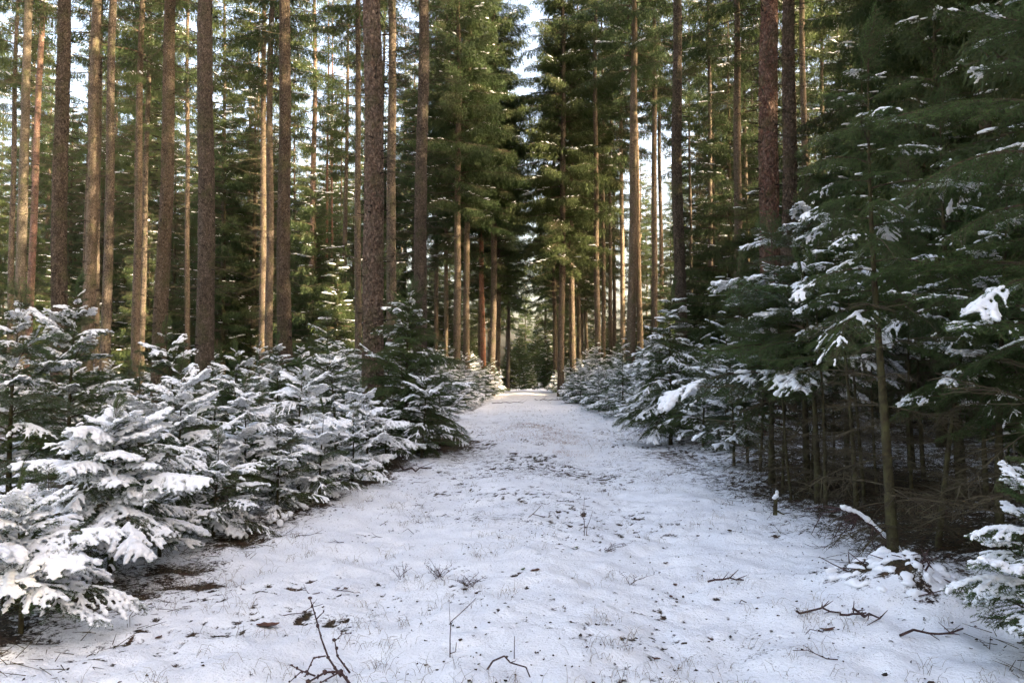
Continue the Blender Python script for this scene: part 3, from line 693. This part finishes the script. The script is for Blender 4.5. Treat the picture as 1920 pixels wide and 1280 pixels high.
# other trunks the photograph lets one tell apart
MID = [
 (9, 37, .30, DARK, 0, 5, 'thin dark trunk cut by the left edge of the picture'),
 (27, 27, .36, (.13, .11, .07), 0, 5, 'greenish brown trunk second from the left edge'),
 (40, 31, .30, RED, .02, None, 'thin leaning red-barked trunk beside the left edge'),
 (156, 25, .40, TAN, 0, 4, 'brown trunk with small sun patches right of the broad dark one'),
 (173, 33, .34, DARK, 0, 0, 'shaded trunk close behind the sun-patched brown trunk on the left'),
 (192, 28, .36, DARK, 0, 4, 'evenly dark slender trunk left of the leaning brown trunk'),
 (248, 31, .33, BROWN, .012, 0, 'slender slightly leaning brown trunk left of the brightest sun-patched one'),
 (260, 37, .30, DARK, 0, 0, 'blackish thin trunk touching the leaning brown trunk'),
 (347, 42, .30, BROWN, 0, 0, 'thin brown trunk just left of the nearest grey-brown trunk'),
 (413, 46, .30, DARK, 0, 0, 'thin dark trunk just right of the nearest grey-brown trunk'),
 (470, 48, .20, PALE, 0, None, 'pale thin dead-looking trunk among the left trees'),
 (489, 35, .34, BROWN, 0, 5, 'left one of two slender brown trunks standing close together'),
 (503, 31, .33, BROWN, 0, 0, 'right one of two slender brown trunks standing close together'),
 (578, 40, .36, (.14, .08, .06), 0, 0, 'dark reddish trunk right of the dark brown spruce'),
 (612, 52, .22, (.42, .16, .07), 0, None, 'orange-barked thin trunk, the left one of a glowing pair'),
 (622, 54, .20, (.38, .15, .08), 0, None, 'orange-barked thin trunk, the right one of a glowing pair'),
 (643, 44, .30, DARK, 0, 0, 'thin dark trunk a little left of the pink flaky trunk'),
 (670, 30, .28, DARK, 0, 5, 'dark trunk half hidden behind the left side of the pink flaky trunk'),
 (734, 28, .38, DARK, 0, 5, 'dark trunk between the pink flaky and the straight greyish trunk'),
 (818, 50, .30, DARK, 0, 2, 'thin dark trunk right of the straight greyish one'),
 (836, 46, .28, TAN, 0, 3, 'thin trunk glowing in the sun near its foot left of the path'),
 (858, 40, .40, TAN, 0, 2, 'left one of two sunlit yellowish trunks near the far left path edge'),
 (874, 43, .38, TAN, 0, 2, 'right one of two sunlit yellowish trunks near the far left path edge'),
 (906, 47, .33, (.32, .10, .05), 0, 2, 'orange-red upper trunk nearest to the far left end of the path'),
 (921, 45, .40, BROWN, 0, 2, 'dark brown trunk guarding the far left end of the path'),
 (933, 58, .36, DARK, 0, 3, 'shaded trunk just behind the one at the far left path end'),
 (952, 70, .32, GREY, 0, 3, 'grey thin trunk at the far left end of the path'),
 (1052, 44, .39, BROWN, 0, 3, 'brown trunk guarding the far right end of the path'),
 (1041, 56, .32, DARK, 0, 3, 'shaded trunk left behind the one at the far right path end'),
 (1073, 47, .37, BROWN, 0, 2, 'trunk second from the far right end of the path'),
 (1120, 44, .36, BROWN, 0, 4, 'straight brown trunk left of the brightly lit thin one, right of the path'),
 (1132, 52, .30, DARK, 0, 4, 'thin shaded trunk right behind a straight brown one'),
 (1147, 56, .32, DARK, 0, 5, 'thin dark trunk left of the brightly lit one right of the path'),
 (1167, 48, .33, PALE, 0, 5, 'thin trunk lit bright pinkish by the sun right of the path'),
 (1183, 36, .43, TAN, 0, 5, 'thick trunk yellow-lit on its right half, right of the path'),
 (1200, 45, .36, TAN, 0, 4, 'slender yellowish trunk right beside the half-lit thick one'),
 (1227, 42, .35, BROWN, 0, 5, 'slender brown trunk midway between half-lit and dark rimmed trunks'),
 (1244, 50, .32, BROWN, 0, 4, 'slender trunk left of the dark trunk with the sunlit rim'),
 (1332, 42, .30, DARK, 0, 4, 'lone thin dark trunk right of the dark trunk with sunlit rim'),
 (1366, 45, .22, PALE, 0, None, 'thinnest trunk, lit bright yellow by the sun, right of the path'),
 (1381, 32, .40, BROWN, 0, 5, 'brown trunk directly right of the bright yellow thin one'),
 (1401, 46, .32, DARK, 0, 5, 'shaded trunk left of the thick reddish flaky one'),
 (1493, 34, .33, TAN, 0, 5, 'slender warm trunk right of the dark scaly one'),
 (1512, 31, .32, TAN, 0, 4, 'slender trunk yellow-lit on its right rim above the right thicket'),
 (1546, 44, .30, BROWN, 0, 4, 'thin brown trunk above the right thicket'),
 (1622, 38, .32, BROWN, 0, 4, 'brown trunk showing above the snow pads of the right thicket'),
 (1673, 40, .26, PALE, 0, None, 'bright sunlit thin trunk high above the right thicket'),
 (1770, 42, .30, DARK, 0, 4, 'thin dark trunk behind the tall right thicket'),
 (1864, 34, .27, PALE, 0, None, 'pale trunk glimpsed at the upper right behind boughs'),
 (1903, 33, .33, DARK, 0, 5, 'dark trunk at the upper right edge behind boughs'),
]
for (px, d, dia, colr, ln, cr, lab) in MID:
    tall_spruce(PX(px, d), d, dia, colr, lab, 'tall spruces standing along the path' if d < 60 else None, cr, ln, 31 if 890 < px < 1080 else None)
taken = [(o.location.x, o.location.y) for o in col.objects if o.name.startswith('spruce_tree')]
def free(x, y, m):
    for a, b in taken:
        if (a - x) ** 2 + (b - y) ** 2 < m * m: return False
    taken.append((x, y)); return True
def forest(n, x0, x1, y0, y1, lab, grp, m=3.0, cone=True, dead=True, crowns=(0, 1, 4, 5, 5)):
    k = t = 0
    while k < n and t < n * 40:
        t += 1; x, y = tr_.uniform(x0, x1), tr_.uniform(y0, y1)
        if cone and abs(x) > y * .70 + 3: continue
        if not free(x, y, m): continue
        tall_spruce(x, y, tr_.uniform(.24, .42), tr_.choice((BROWN, DARK, BROWN, GREY, TAN)), (('nearer ' if y < 62 else 'far ') + lab + ' ' + sector(x, y)) if cone else lab, grp, tr_.choice(crowns), dead=dead); k += 1
forest(48, -75, -6, 38, 115, 'slender background spruce', 'spruces deep in the left forest', 3.0)
forest(18, -55, -8, 46, 85, 'dense-crowned background spruce', 'spruces deep in the left forest', 3.0, crowns=(2, 0, 2))
forest(80, 6, 70, 38, 110, 'slender background spruce', 'spruces deep in the right forest', 3.0)
forest(46, 7, 38, -24, 26, 'spruce added outside the picture to the right to block the low sun', 'spruces added outside the picture for shade', 3.4, False, False, (2, 3, 2))  # added trees that keep the low sun off the path
forest(10, -30, -9, -16, 14, 'spruce added outside the picture to the left for shade', 'spruces added outside the picture for shade', 4.5, False, False, (0, 2))  # fewer trees added on this side to hold back sky light
# path-lining far trees that close the view
for (px, d, s) in ((1085, 60, 3), (1100, 68, 3), (1120, 62, 2), (1090, 76, 3), (900, 60, 3), (1072, 64, 3), (950, 94, 3), (1022, 98, 3), (925, 84, 3), (1050, 90, 3), (1062, 104, 3), (915, 100, 3)):
    tall_spruce(PX(px, d), d, .36, DARK, 'dark far spruce with low boughs closing in on the end of the path', 'spruces closing the end of the path', s)
# mid-height spruces between the trunks
def under_spruce(x, y, v, label, group, s=1.0):
    root = tag(empty('understory_spruce', (x, y, gz(x, y) - .05), (0, 0, tr_.uniform(0, 6))), label, 'spruce', group); root.scale = (s, s, s)
    H = (7.5, 9.5, 5.5, 15.5)[v]; z = np.linspace(0, H, 10)
    if v not in UTR: UTR[v] = tube_mesh('trunk', np.stack([0 * z, 0 * z, z], -1), (H * .009 + .02) * (1 - z / H * .95), 8, M_YTRUNK)
    obj('trunk', UTR[v], root); c = obj('crown', UNDER[v][0], root); obj('crown_snow', UNDER[v][1], c)
UTR = {}
for k in range(78):
    for _ in range(30):
        x, y = tr_.uniform(-50, -6), tr_.uniform(30, 85)
        if abs(x) < y * .70 + 2 and free(x, y, 1.8): break
    under_spruce(x, y, tr_.choice((0, 1, 2, 1, 3, 3)), ('nearer ' if y < 55 else 'far ') + 'half-grown spruce ' + sector(x, y), 'half-grown spruces in the left forest', tr_.uniform(.8, 1.2))
for k in range(45):
    for _ in range(30):
        x, y = tr_.uniform(7, 48), tr_.uniform(28, 85)
        if abs(x) < y * .70 + 2 and free(x, y, 1.8): break
    under_spruce(x, y, tr_.choice((0, 1, 2, 3)), ('nearer ' if y < 55 else 'far ') + 'half-grown spruce ' + sector(x, y), 'half-grown spruces in the right forest', tr_.uniform(.8, 1.2))
for k in range(34):
    for _ in range(40):
        x, y = (tr_.uniform(8, 24), tr_.uniform(20, 40)) if k < 18 else (tr_.uniform(7.5, 15), tr_.uniform(24, 40))
        if VX + FPX * x / y > 1300 and free(x, y, 1.6): break
    under_spruce(x, y, tr_.choice((0, 2, 2)) if k < 18 else tr_.choice((0, 1)), 'nearer half-grown spruce ' + sector(x, y), 'half-grown spruces in the right forest', tr_.uniform(.85, 1.2))
for k in range(34):
    for _ in range(40):
        x, y = (tr_.uniform(-46, -8), tr_.uniform(42, 85)) if k < 21 else (tr_.uniform(8, 34), tr_.uniform(48, 85))
        if abs(x) < y * .66 and free(x, y, 1.6): break
    under_spruce(x, y, 3, 'bushy mid-tall spruce ' + sector(x, y), 'bushy mid-tall spruces behind the trunks', tr_.uniform(1.0, 1.35))
for (px, d) in ((1575, 34), (1640, 28), (1715, 38), (1780, 27), (1850, 33), (1905, 24), (1600, 46), (1690, 48), (1820, 46)):
    under_spruce(PX(px, d), d, 3, 'tall bushy spruce ' + sector(PX(px, d), d), 'bushy spruces above the right thicket', tr_.uniform(.95, 1.2))
k = 0
while k < 80:
    x, y = tr_.uniform(6.5, 22), tr_.uniform(-14, 24)
    if y > 0 and VX + FPX * x / y < 1540: continue
    if not free(x, y, 1.7): k += .2; continue
    seen = y > 0 and VX + FPX * x / y < 2000
    under_spruce(x, y, tr_.choice((0, 1, 1)), 'half-grown dark spruce in the shade behind the right thicket' if seen else 'half-grown spruce added outside the picture to the right to block the low sun', 'half-grown spruces behind the right thicket' if seen else 'spruces added outside the picture for shade', tr_.uniform(.85, 1.1) if seen else tr_.uniform(1.1, 1.5)); k += 1  # those out of view are added as low sun blockers
for k in range(60):
    x = tr_.choice((-1, 1)) * tr_.uniform(4, 70); y = tr_.uniform(88, 125)
    if free(x, y, 2.2): under_spruce(x, y, tr_.choice((0, 1, 1)), 'far green spruce closing the view behind the ' + ('left' if x < 0 else 'right') + ' trunks', 'far spruces behind the ' + ('left' if x < 0 else 'right') + ' trunks', tr_.uniform(.9, 1.3))
for (px, d, v, s) in ((982, 84, 2, .45), (998, 88, 2, .5), (992, 104, 0, .8), (974, 96, 1, .8), (1008, 100, 1, .9), (956, 78, 0, .7), (1026, 78, 0, .7), (985, 118, 3, 1.0), (1005, 108, 1, .9), (970, 112, 1, .8), (1022, 96, 1, .8), (955, 90, 0, .8)):
    under_spruce(PX(px, d), d, v, 'dark half-grown spruce standing where the path ends', 'half-grown spruces at the path end', s)

# ------------------------------------------------------------------ small things on the path
def sprig(r, n, h, spread, branch=3):
    """upright or sprawling bare stems"""
    g = Geo()
    for k in range(n):
        a = r.uniform(0, 6.283); b = np.array([r.normal(0, .03), r.normal(0, .03), -.01]); d = np.array([math.cos(a) * spread, math.sin(a) * spread, 1.0]); l = h * r.uniform(.6, 1.1)
        s = np.linspace(0, 1, 6)[:, None]; P = b + unit(d) * l * s + np.array([math.cos(a), math.sin(a), -.8]) * spread * .3 * l * s ** 2 + r.normal(0, .02 * h, (6, 3)) * s
        g.add(*poly_prisms(P, .0028, .0013))
        for q in range(branch):
            i = r.integers(1, 6); e = P[i] + unit(r.normal(0, 1, 3) * [1, 1, .4] + [0, 0, .7]) * h * r.uniform(.1, .4); m = (P[i] + e) / 2 + r.normal(0, .01, 3)
            g.add(*poly_prisms([P[i], m, e], .0018, .001))
    return g
def place(name, g, px, py, mat, label, cat, group=None, rz=0.0, scale=1.0, smooth=False):
    x, y = ground_at(px, py); o = obj(name, g.mesh(name, mat if isinstance(mat, list) else [mat], smooth), None, (x, y, gz(x, y)), (0, 0, rz), scale)
    return tag(o, label, cat, group)
def line_px(pts, r0, r1, g, ox, oy, m=0):
    """stem through photo pixels (px, py, height above ground) standing at the ground point ox, oy"""
    P = []
    for (dx, dy, dz) in pts: P.append((dx, dy, dz))
    g.add(*poly_prisms(np.array(P), r0, r1, 5), m)
nr = np.random.default_rng(5)
# forked upright sprig in the middle of the path
g = Geo()
line_px([(0, 0, -.01), (.005, 0, .09), (-.006, 0, .2), (.004, 0, .36)], .0045, .002, g, 0, 0); line_px([(.02, .01, -.01), (.03, .01, .08), (.06, 0, .16), (.085, 0, .24)], .004, .0018, g, 0, 0)
line_px([(-.002, 0, .15), (-.03, 0, .20), (-.035, 0, .23)], .0025, .0014, g, 0, 0); line_px([(0, 0, .21), (.02, 0, .28)], .0022, .0012, g, 0, 0)
place('sprig', g, 1094, 1000, M_STEM, 'upright forked bare sprig standing in the middle of the path', 'sprig')
g = sprig(nr, 7, .17, 1.4, 5); place('sprig', g, 1140, 1030, M_STEM, 'low bushy cluster of bare twigs right of the forked sprig', 'sprig')
g = sprig(nr, 10, .16, .9, 5); place('sprig', g, 826, 1080, M_STEM, 'spiky tuft of dark twigs left of the path centre', 'sprig')
g = sprig(nr, 10, .15, 1.0, 5); place('sprig', g, 876, 1095, M_STEM, 'densest brownish tuft of twigs near the path centre', 'sprig')
g = sprig(nr, 5, .14, .8, 4); place('sprig', g, 757, 1078, M_STEM, 'small two-pronged tuft left of the spiky tuft', 'sprig')
g = sprig(nr, 4, .18, 1.0, 4); place('sprig', g, 1175, 1090, M_STEM, 'thin spreading sprig on the right half of the path', 'sprig')
g = Geo(); line_px([(0, 0, -.01), (0, 0, .10), (.004, 0, .19), (.09, .03, .26), (.14, .03, .31)], .0035, .0018, g, 0, 0); line_px([(.0, 0, .18), (-.006, 0, .30)], .0014, .001, g, 0, 0)
line_px([(.0, 0, .02), (.03, 0, .03), (.035, 0, .08)], .003, .002, g, 0, 0); place('sprig', g, 845, 1225, M_STEM, 'kinked thin stem with one side arm near the bottom centre', 'sprig')
g = Geo(); line_px([(0, 0, -.01), (.002, 0, .12)], .003, .0018, g, 0, 0); place('sprig', g, 964, 1228, M_STEM, 'single short straight stem near the bottom centre', 'sprig')
g = Geo(); line_px([(-.06, .02, .0), (-.03, .02, .045), (.03, .01, .075), (.06, 0, .045), (.14, -.02, .03), (.17, -.05, -.03), (.16, -.15, -.05)], .0055, .003, g, 0, 0)
line_px([(.06, 0, .045), (.09, 0, .055)], .003, .0016, g, 0, 0); place('fallen_twig', g, 935, 1250, M_STEM, 'arched dark twig at the bottom edge centre', 'twig')
g = Geo(); line_px([(-.12, -.02, .0), (-.05, 0, .05), (0, .02, .10), (.03, .03, .13)], .005, .0025, g, 0, 0); line_px([(-.07, 0, .04), (.03, -.02, .02), (.15, -.04, .01)], .005, .002, g, 0, 0)
line_px([(.1, -.04, .01), (.12, 0, .07), (.16, 0, .06), (.18, -.03, .01)], .003, .0018, g, 0, 0); place('fallen_twig', g, 1010, 968, M_STEM, 'angular fallen twig left of the forked sprig', 'twig')
# bramble at the bottom
bx_, by_ = ground_at(612, 1262)
bram = tag(empty('bramble', (bx_, by_, gz(bx_, by_))), 'sprawling purplish bramble stems at the bottom edge left of centre', 'bramble')
for pts, ra, rb in (([(.10, -.05, .02), (.02, 0, .10), (-.03, .03, .20), (-.07, .05, .32), (-.10, .06, .40)], .0065, .003), ([(-.06, .05, .29), (-.02, .05, .33)], .004, .002),
        ([(.005, .0, .11), (-.06, 0, .10), (-.09, -.02, .03), (-.11, -.03, -.02)], .0045, .003), ([(.14, -.02, .03), (.06, .03, .10), (.04, .05, .18)], .006, .003),
        ([(.16, -.1, .0), (.10, -.06, .05), (.02, -.07, .05), (-.06, -.10, .01)], .008, .005), ([(.1, -.06, .05), (.03, -.09, .02), (-.02, -.13, .0)], .005, .003),
        ([(-.02, -.12, .05), (-.10, -.08, .06), (-.16, -.06, .08)], .005, .003), ([(-.1, -.08, .06), (-.16, -.1, .01)], .004, .002), ([(.04, .05, .17), (.08, .05, .21), (.13, .04, .22)], .003, .0015)):
    g = Geo(); line_px(pts, ra, rb, g, 0, 0); Q = np.array(pts)[1:]
    C = np.concatenate([Q, (Q + np.array(pts)[:-1]) / 2]) + nr.normal(0, .002, (2 * len(Q), 3)); g.add(*lumps(C, np.abs(nr.normal(ra * 1.5, ra * .4, C.shape)) + .001, ICO0))
    obj('stem', g.mesh('stem', [M_STEM]), bram)
# leaves
def leaf(r, l, w, curl=.3):
    n = 7; s = np.linspace(0, 1, n); hw = w * np.sin(np.pi * (s * .92 + .04)) ** .8; V = []; F = []
    for i in range(n):
        z = curl * l * (s[i] - .5) ** 2 + r.normal(0, .03 * l); V += [(l * (s[i] - .5), -hw[i], z + curl * .5 * hw[i]), (l * (s[i] - .5), 0, z - .001), (l * (s[i] - .5), hw[i], z + curl * .6 * hw[i])]
    for i in range(n - 1):
        for k in (0, 1): a = i * 3 + k; F += [(a, a + 1, a + 4), (a, a + 4, a + 3)]
    g = Geo(); V = np.array(V); g.add(V + [0, 0, .006], np.array(F)); g.add(V + [0, 0, .004], np.array(F)[:, ::-1]); return g
LEAVES = [(650, 1103, 'small brown leaf left of the spiky tuft', 'b', .05), (1262, 1092, 'brown leaf on the right half of the path, upper of two', 'b', .06), (1254, 1112, 'brown leaf on the right half of the path, lower of two', 'b', .05),
          (1226, 1228, 'flat grey-brown leaf near the bottom right of the path', 'b', .05), (1003, 1066, 'long reddish leaf beside a green one on the path', 'b', .09), (980, 1064, 'green leaf beside a reddish one on the path', 'g', .05),
          (1079, 1018, 'single green leaf just below the forked sprig', 'g', .05), (505, 1172, 'reddish curled leaf strip on the left half of the foreground', 'b', .14), (300, 1193, 'small red-brown leaf at the lower left', 'b', .05),
          (1245, 1052, 'small dark leaf right of the forked sprig', 'b', .045), (686, 925, 'tiny green leaf near the left path edge', 'g', .05), (345, 1082, 'brown leaf in the bare litter at the lower left', 'b', .08),
          (1540, 1172, 'brown curled leaf at the foot of the brush mound', 'b', .08)]
for (px, py, lab, k, l) in LEAVES:
    place('fallen_leaf', leaf(nr, l, l * .27, nr.uniform(.2, .6)), px, py, M_LEAF_B if k == 'b' else M_LEAF_G, lab, 'leaf', 'fallen leaves on the path', nr.uniform(-.6, .6) if l > .07 else nr.uniform(0, 6), 1, True)
# fallen twigs that nothing tells apart
for k in range(46):
    py = nr.uniform(0, 1) ** 1.6 * 470 + 775; x_, y_ = ground_at(985, py); w = path_half(y_) * .95
    px = VX + FPX * nr.uniform(-w, w) / y_
    if py > 1262: continue
    g = Geo(); l = nr.uniform(.08, .3); s = np.linspace(-.5, .5, 5)[:, None]; P = np.array([1, 0, 0]) * s * l + nr.normal(0, .02, (5, 3)) * [0, 1, .5] + [0, 0, .012]
    g.add(*poly_prisms(P, .004, .0022)); i = nr.integers(1, 4); g.add(*poly_prisms([P[i], P[i] + [.05 * l / .2, nr.normal(0, .04), .03]], .0025, .0015))
    place('fallen_twig', g, px, py, M_STEM, 'short dark twig lying scattered on the snow of the path', 'twig', 'twigs scattered on the path', nr.uniform(0, 6))
# far branches across the path near the crest
for (px, py, l, rz, lab) in ((955, 757, 1.6, .25, 'thin fallen branch at the far left edge of the path'), (1035, 752, 1.7, -.1, 'thin fallen branch lying across the far crest of the path'), (1085, 757, 1.3, .2, 'thin fallen branch at the far right edge of the path'), (780, 885, .5, .1, 'dark stick end on the snow by the left hedge'),
                        (810, 850, .6, -.1, 'dark stick lying near the reddish litter at the left path edge')):
    g = Geo(); s = np.linspace(-.5, .5, 9)[:, None]; P = np.array([1, 0, 0]) * s * l + nr.normal(0, .05, (9, 3)) * [0, 1, .4] + [0, 0, .05]; g.add(*poly_prisms(P, .016, .008, 5))
    for k in range(5): i = nr.integers(1, 8); g.add(*poly_prisms([P[i], P[i] + [nr.uniform(.1, .3), nr.normal(0, .2), nr.uniform(.02, .15)]], .007, .003))
    place('fallen_branch', g, px, py, M_STEM, lab, 'branch', None, rz)
# broken stub by the thicket
g = Geo(); P = np.array([(0, 0, -.03), (.005, 0, .08), (.012, 0, .17), (.02, 0, .215)]); g.add(*poly_prisms(P, .026, .018, 8), 0); g.add(*poly_prisms([(.02, 0, .21), (.03, 0, .27)], .016, .003, 5), 0); g.add(*poly_prisms([(.0, 0, .05), (.06, -.02, .02), (.10, -.03, .0)], .012, .006, 5), 0)
st = place('broken_stub', g, 1447, 960, M_YTRUNK, 'short broken wooden stub capped with snow at the right path edge', 'stump')
obj('snow', mesh_tri('stub_snow', *lumps(np.array([[.012, -.01, .2], [.025, 0, .235], [0, .0, .18]]), np.array([[.03, .025, .025], [.02, .018, .03], [.03, .025, .02]]), ICO1), [M_SNOW], None, True), st)
# leaning snow-covered branch before the thickest slim trunk
g = Geo(); P = np.array([(.16, -.12, .0), (.06, -.04, .12), (-.05, .02, .24), (-.16, .06, .33), (-.28, .1, .37)]); g.add(*poly_prisms(P, .02, .01, 6), 0)
for k in range(16):
    i = nr.integers(1, 5); e = P[i] + [nr.uniform(-.3, .05), nr.normal(0, .1), nr.uniform(-.28, .02)]; g.add(*poly_prisms([P[i], (P[i] + e) / 2 + nr.normal(0, .03, 3), e], .007, .003, 4), 0)
br = place('leaning_branch', g, 1640, 1035, M_STEM, 'leaning dead branch with snow along it before the thickest slim trunk', 'branch')
u = np.linspace(0, 1, 26); C = np.stack([np.interp(u, np.linspace(0, 1, 5), P[:, k]) for k in range(3)], -1) + [0, 0, .022]; obj('snow', remeshed('branch_snow', *lumps(C, np.full((26, 3), .024) * nr.uniform(.6, 1.2, (26, 1)), ICO1), .009, [M_SNOW]), br)
# brush mound at the lower right: sticks poking out of the snow
mx, my = ground_at(1740, 1120)
mound = tag(empty('brush_mound', (2.62, 5.75, gz(2.62, 5.75))), 'snow-covered mound of brushwood with sticks poking out at the lower right', 'brush pile')
C = np.stack([nr.normal(0, .24, 90), nr.normal(-.02, .24, 90), np.zeros(90)], -1); C[:, :2] *= np.minimum(1, .42 / np.maximum(np.linalg.norm(C[:, :2], axis=1, keepdims=True), .01)); C[:, 2] = [gz(2.62 + a, 5.75 + b) - gz(2.62, 5.75) - .004 for a, b in C[:, :2]]
obj('snow', remeshed('mound_snow', *lumps(C, np.stack([nr.uniform(.02, .06, 90), nr.uniform(.02, .06, 90), nr.uniform(.014, .04, 90)], -1), ICO1), .011, [M_SNOW]), mound)
for k in range(22):
    a = nr.uniform(0, 6.28); rr_ = nr.uniform(.05, .42); b = np.array([math.cos(a) * rr_, math.sin(a) * rr_ * .9 - .12, 0]); b[2] = gz(2.62 + b[0], 5.75 + b[1]) - gz(2.62, 5.75)
    d = unit(nr.normal(0, 1, 3) * [1, .8, .35] + [0, 0, .45]); l = nr.uniform(.08, .24); g = Geo(); g.add(*poly_prisms([b - d * .04, b + d * l * .5 + nr.normal(0, .008, 3), b + d * l], nr.uniform(.004, .009), .003, 5))
    obj('stick', g.mesh('stick', [M_STEM]), mound)
for (px, py, l, rz, lab) in ((1735, 1185, .42, .15, 'reddish branched stick lying before the brush mound'), (1615, 1150, .2, -.7, 'dark stick stuck in the snow left of the brush mound'), (1355, 1088, .26, -.1, 'low arched dead twig on the right half of the path'), (1590, 1150, .18, .1, 'short thick dark stick half sunk in snow left of the mound'), (1520, 1140, .3, .05, 'long dark stick half buried in snow near the right edge')):
    g = Geo(); s = np.linspace(-.5, .5, 6)[:, None]; P = np.array([1, 0, 0]) * s * l + nr.normal(0, .012, (6, 3)) + [0, 0, .035]; g.add(*poly_prisms(P, .008, .005, 6))
    for k in range(4): i = nr.integers(1, 5); g.add(*poly_prisms([P[i], P[i] + [nr.uniform(-.05, .08), nr.normal(0, .06), nr.uniform(-.03, .07)]], .005, .002, 4))
    place('stick', g, px, py, M_STEM, lab, 'stick', None, rz)
# low bare shrubs on the left edge of the path
for (px, py, n, h, lab) in ((515, 985, 26, .26, 'low bare heather-like shrub with snow at the left path edge'), (440, 1000, 22, .24, 'dry bushy grass clump right of the snow dome spruce'), (830, 800, 40, .5, 'brown dry bush beside the litter patch at the left path edge'), (885, 770, 30, .6, 'grey bare bush far along the left path edge'), (1235, 800, 20, .35, 'small bare bush at the right path edge below the hollow spruce')):
    g = sprig(nr, n, h, 1.0, 6); x, y = ground_at(px, py)
    o = place('bare_shrub', g, px, py, M_DEAD, lab, 'shrub')
    if px < 600:
        C = nr.normal(0, 1, (30, 3)) * [.09, .07, .02] + [0, 0, .06]; obj('snow', mesh_tri('shrub_snow', *lumps(C, np.abs(nr.normal(.02, .008, (30, 3))) + .006, ICO1), [M_SNOW], None, True), o)

# ------------------------------------------------------------------ uncountable ground cover
def scatter_grass():
    r = np.random.default_rng(9); g = Geo(); P0, P1, RA, RB = [], [], [], []
    n = 3000
    y = 3.6 + 26 * r.random(n) ** 1.7; x = r.uniform(-1, 1, n) * (path_half(y) + .3)
    keep = fbm(x * 1.3, y * 1.3, 91, 3) > .545; x, y = x[keep], y[keep]; z = ground_z(x, y)
    for i in range(len(x)):
        m = r.integers(3, 10)
        for k in range(m):
            a = r.uniform(0, 6.28); l = r.uniform(.02, .11); b = np.array([x[i] + r.normal(0, .04), y[i] + r.normal(0, .04), z[i] - .01]); d = np.array([math.cos(a), math.sin(a), 0])
            q1 = b + d * l * .3 + [0, 0, l * .6]; q2 = b + d * l * .85 + [0, 0, l * r.uniform(.35, .95)]
            P0 += [b, q1]; P1 += [q1, q2]; RA += [.0012, .001]; RB += [.001, .0004]
    g.add(*prisms(np.array(P0), np.array(P1), np.array(RA), np.array(RB)))
    tag(stuff(obj('dead_grass', g.mesh('dead_grass', [M_GRASS]))), 'sparse dry grass blades poking through the snow of the path', 'grass')
    g = Geo(); P0, P1 = [], []
    for (cx, cy_, sx, sy, cnt, h) in ((.35, 19.0, 1.5, 2.2, 700, .09), (.7, 17.4, 1.0, 1.0, 420, .08), (.1, 21.5, .8, 1.4, 200, .10), (.8, 15.2, .5, .6, 150, .07), (-2.3, 17.8, .7, 1.6, 500, .16)):
        for k in range(cnt):
            bx, by = cx + r.normal(0, sx * .45), cy_ + r.normal(0, sy * .45); a = r.uniform(0, 6.28); l = h * r.uniform(.4, 1); b = np.array([bx, by, 0.]); d = np.array([math.cos(a), math.sin(a), 0])
            P0.append(b); P1.append(b + d * l * r.uniform(.3, 1.6) + [0, 0, l * r.uniform(.3, 1)])
    P0, P1 = np.array(P0), np.array(P1); zz = ground_z(P0[:, 0], P0[:, 1]); P0[:, 2] += zz - .01; P1[:, 2] += zz
    g.add(*prisms(P0, P1, np.full(len(P0), .0026), np.full(len(P0), .0008)))
    tag(stuff(obj('reddish_grass', g.mesh('reddish_grass', [M_REDGRASS]))), 'reddish dry grass patch sticking out of the snow midway along the path', 'grass')
def scatter_debris():
    r = np.random.default_rng(19); n = 5500
    y = 3.4 + 30 * r.random(n) ** 1.25; x = r.uniform(-1, 1, n) * (path_half(y) + .8)
    keep = fbm(x * .8, y * .8, 95, 3) > .44; x, y = x[keep], y[keep]; n = len(x); z = ground_z(x, y) + .004
    s = r.uniform(.004, .014, n) * np.where(r.random(n) < .06, 2.0, 1); C = np.stack([x, y, z], -1)
    V, F = lumps(C, np.stack([s, s * r.uniform(.3, .8, n), s * r.uniform(.10, .35, n)], -1) , ICO0, r.uniform(0, 6.28, n))
    V = V + r.normal(0, .0022, V.shape)
    tag(stuff(obj('leaf_litter', mesh_tri('leaf_litter', V, F, [M_LITTER], None, False))), 'tiny dark crumbs of leaf and bark strewn over the snow', 'litter')
    # twigs and needles lying under the thickets
    m = 2600; side = r.random(m) < .5
    x = np.where(side, r.uniform(2.4, 6.5, m), -r.uniform(2.3, 4.2, m)); y = r.uniform(4, 13, m); z = ground_z(x, y) + .006
    a = r.uniform(0, 6.28, m); l = r.uniform(.03, .22, m); d = np.stack([np.cos(a), np.sin(a), r.uniform(-.1, .35, m)], -1) * l[:, None]; P = np.stack([x, y, z], -1)
    g = Geo(); g.add(*prisms(P, P + d, np.full(m, .003), np.full(m, .0012)))
    tag(stuff(obj('twig_litter', g.mesh('twig_litter', [M_DEAD]))), 'fine dead twigs littering the ground under the thickets', 'litter')
scatter_grass(); scatter_debris()
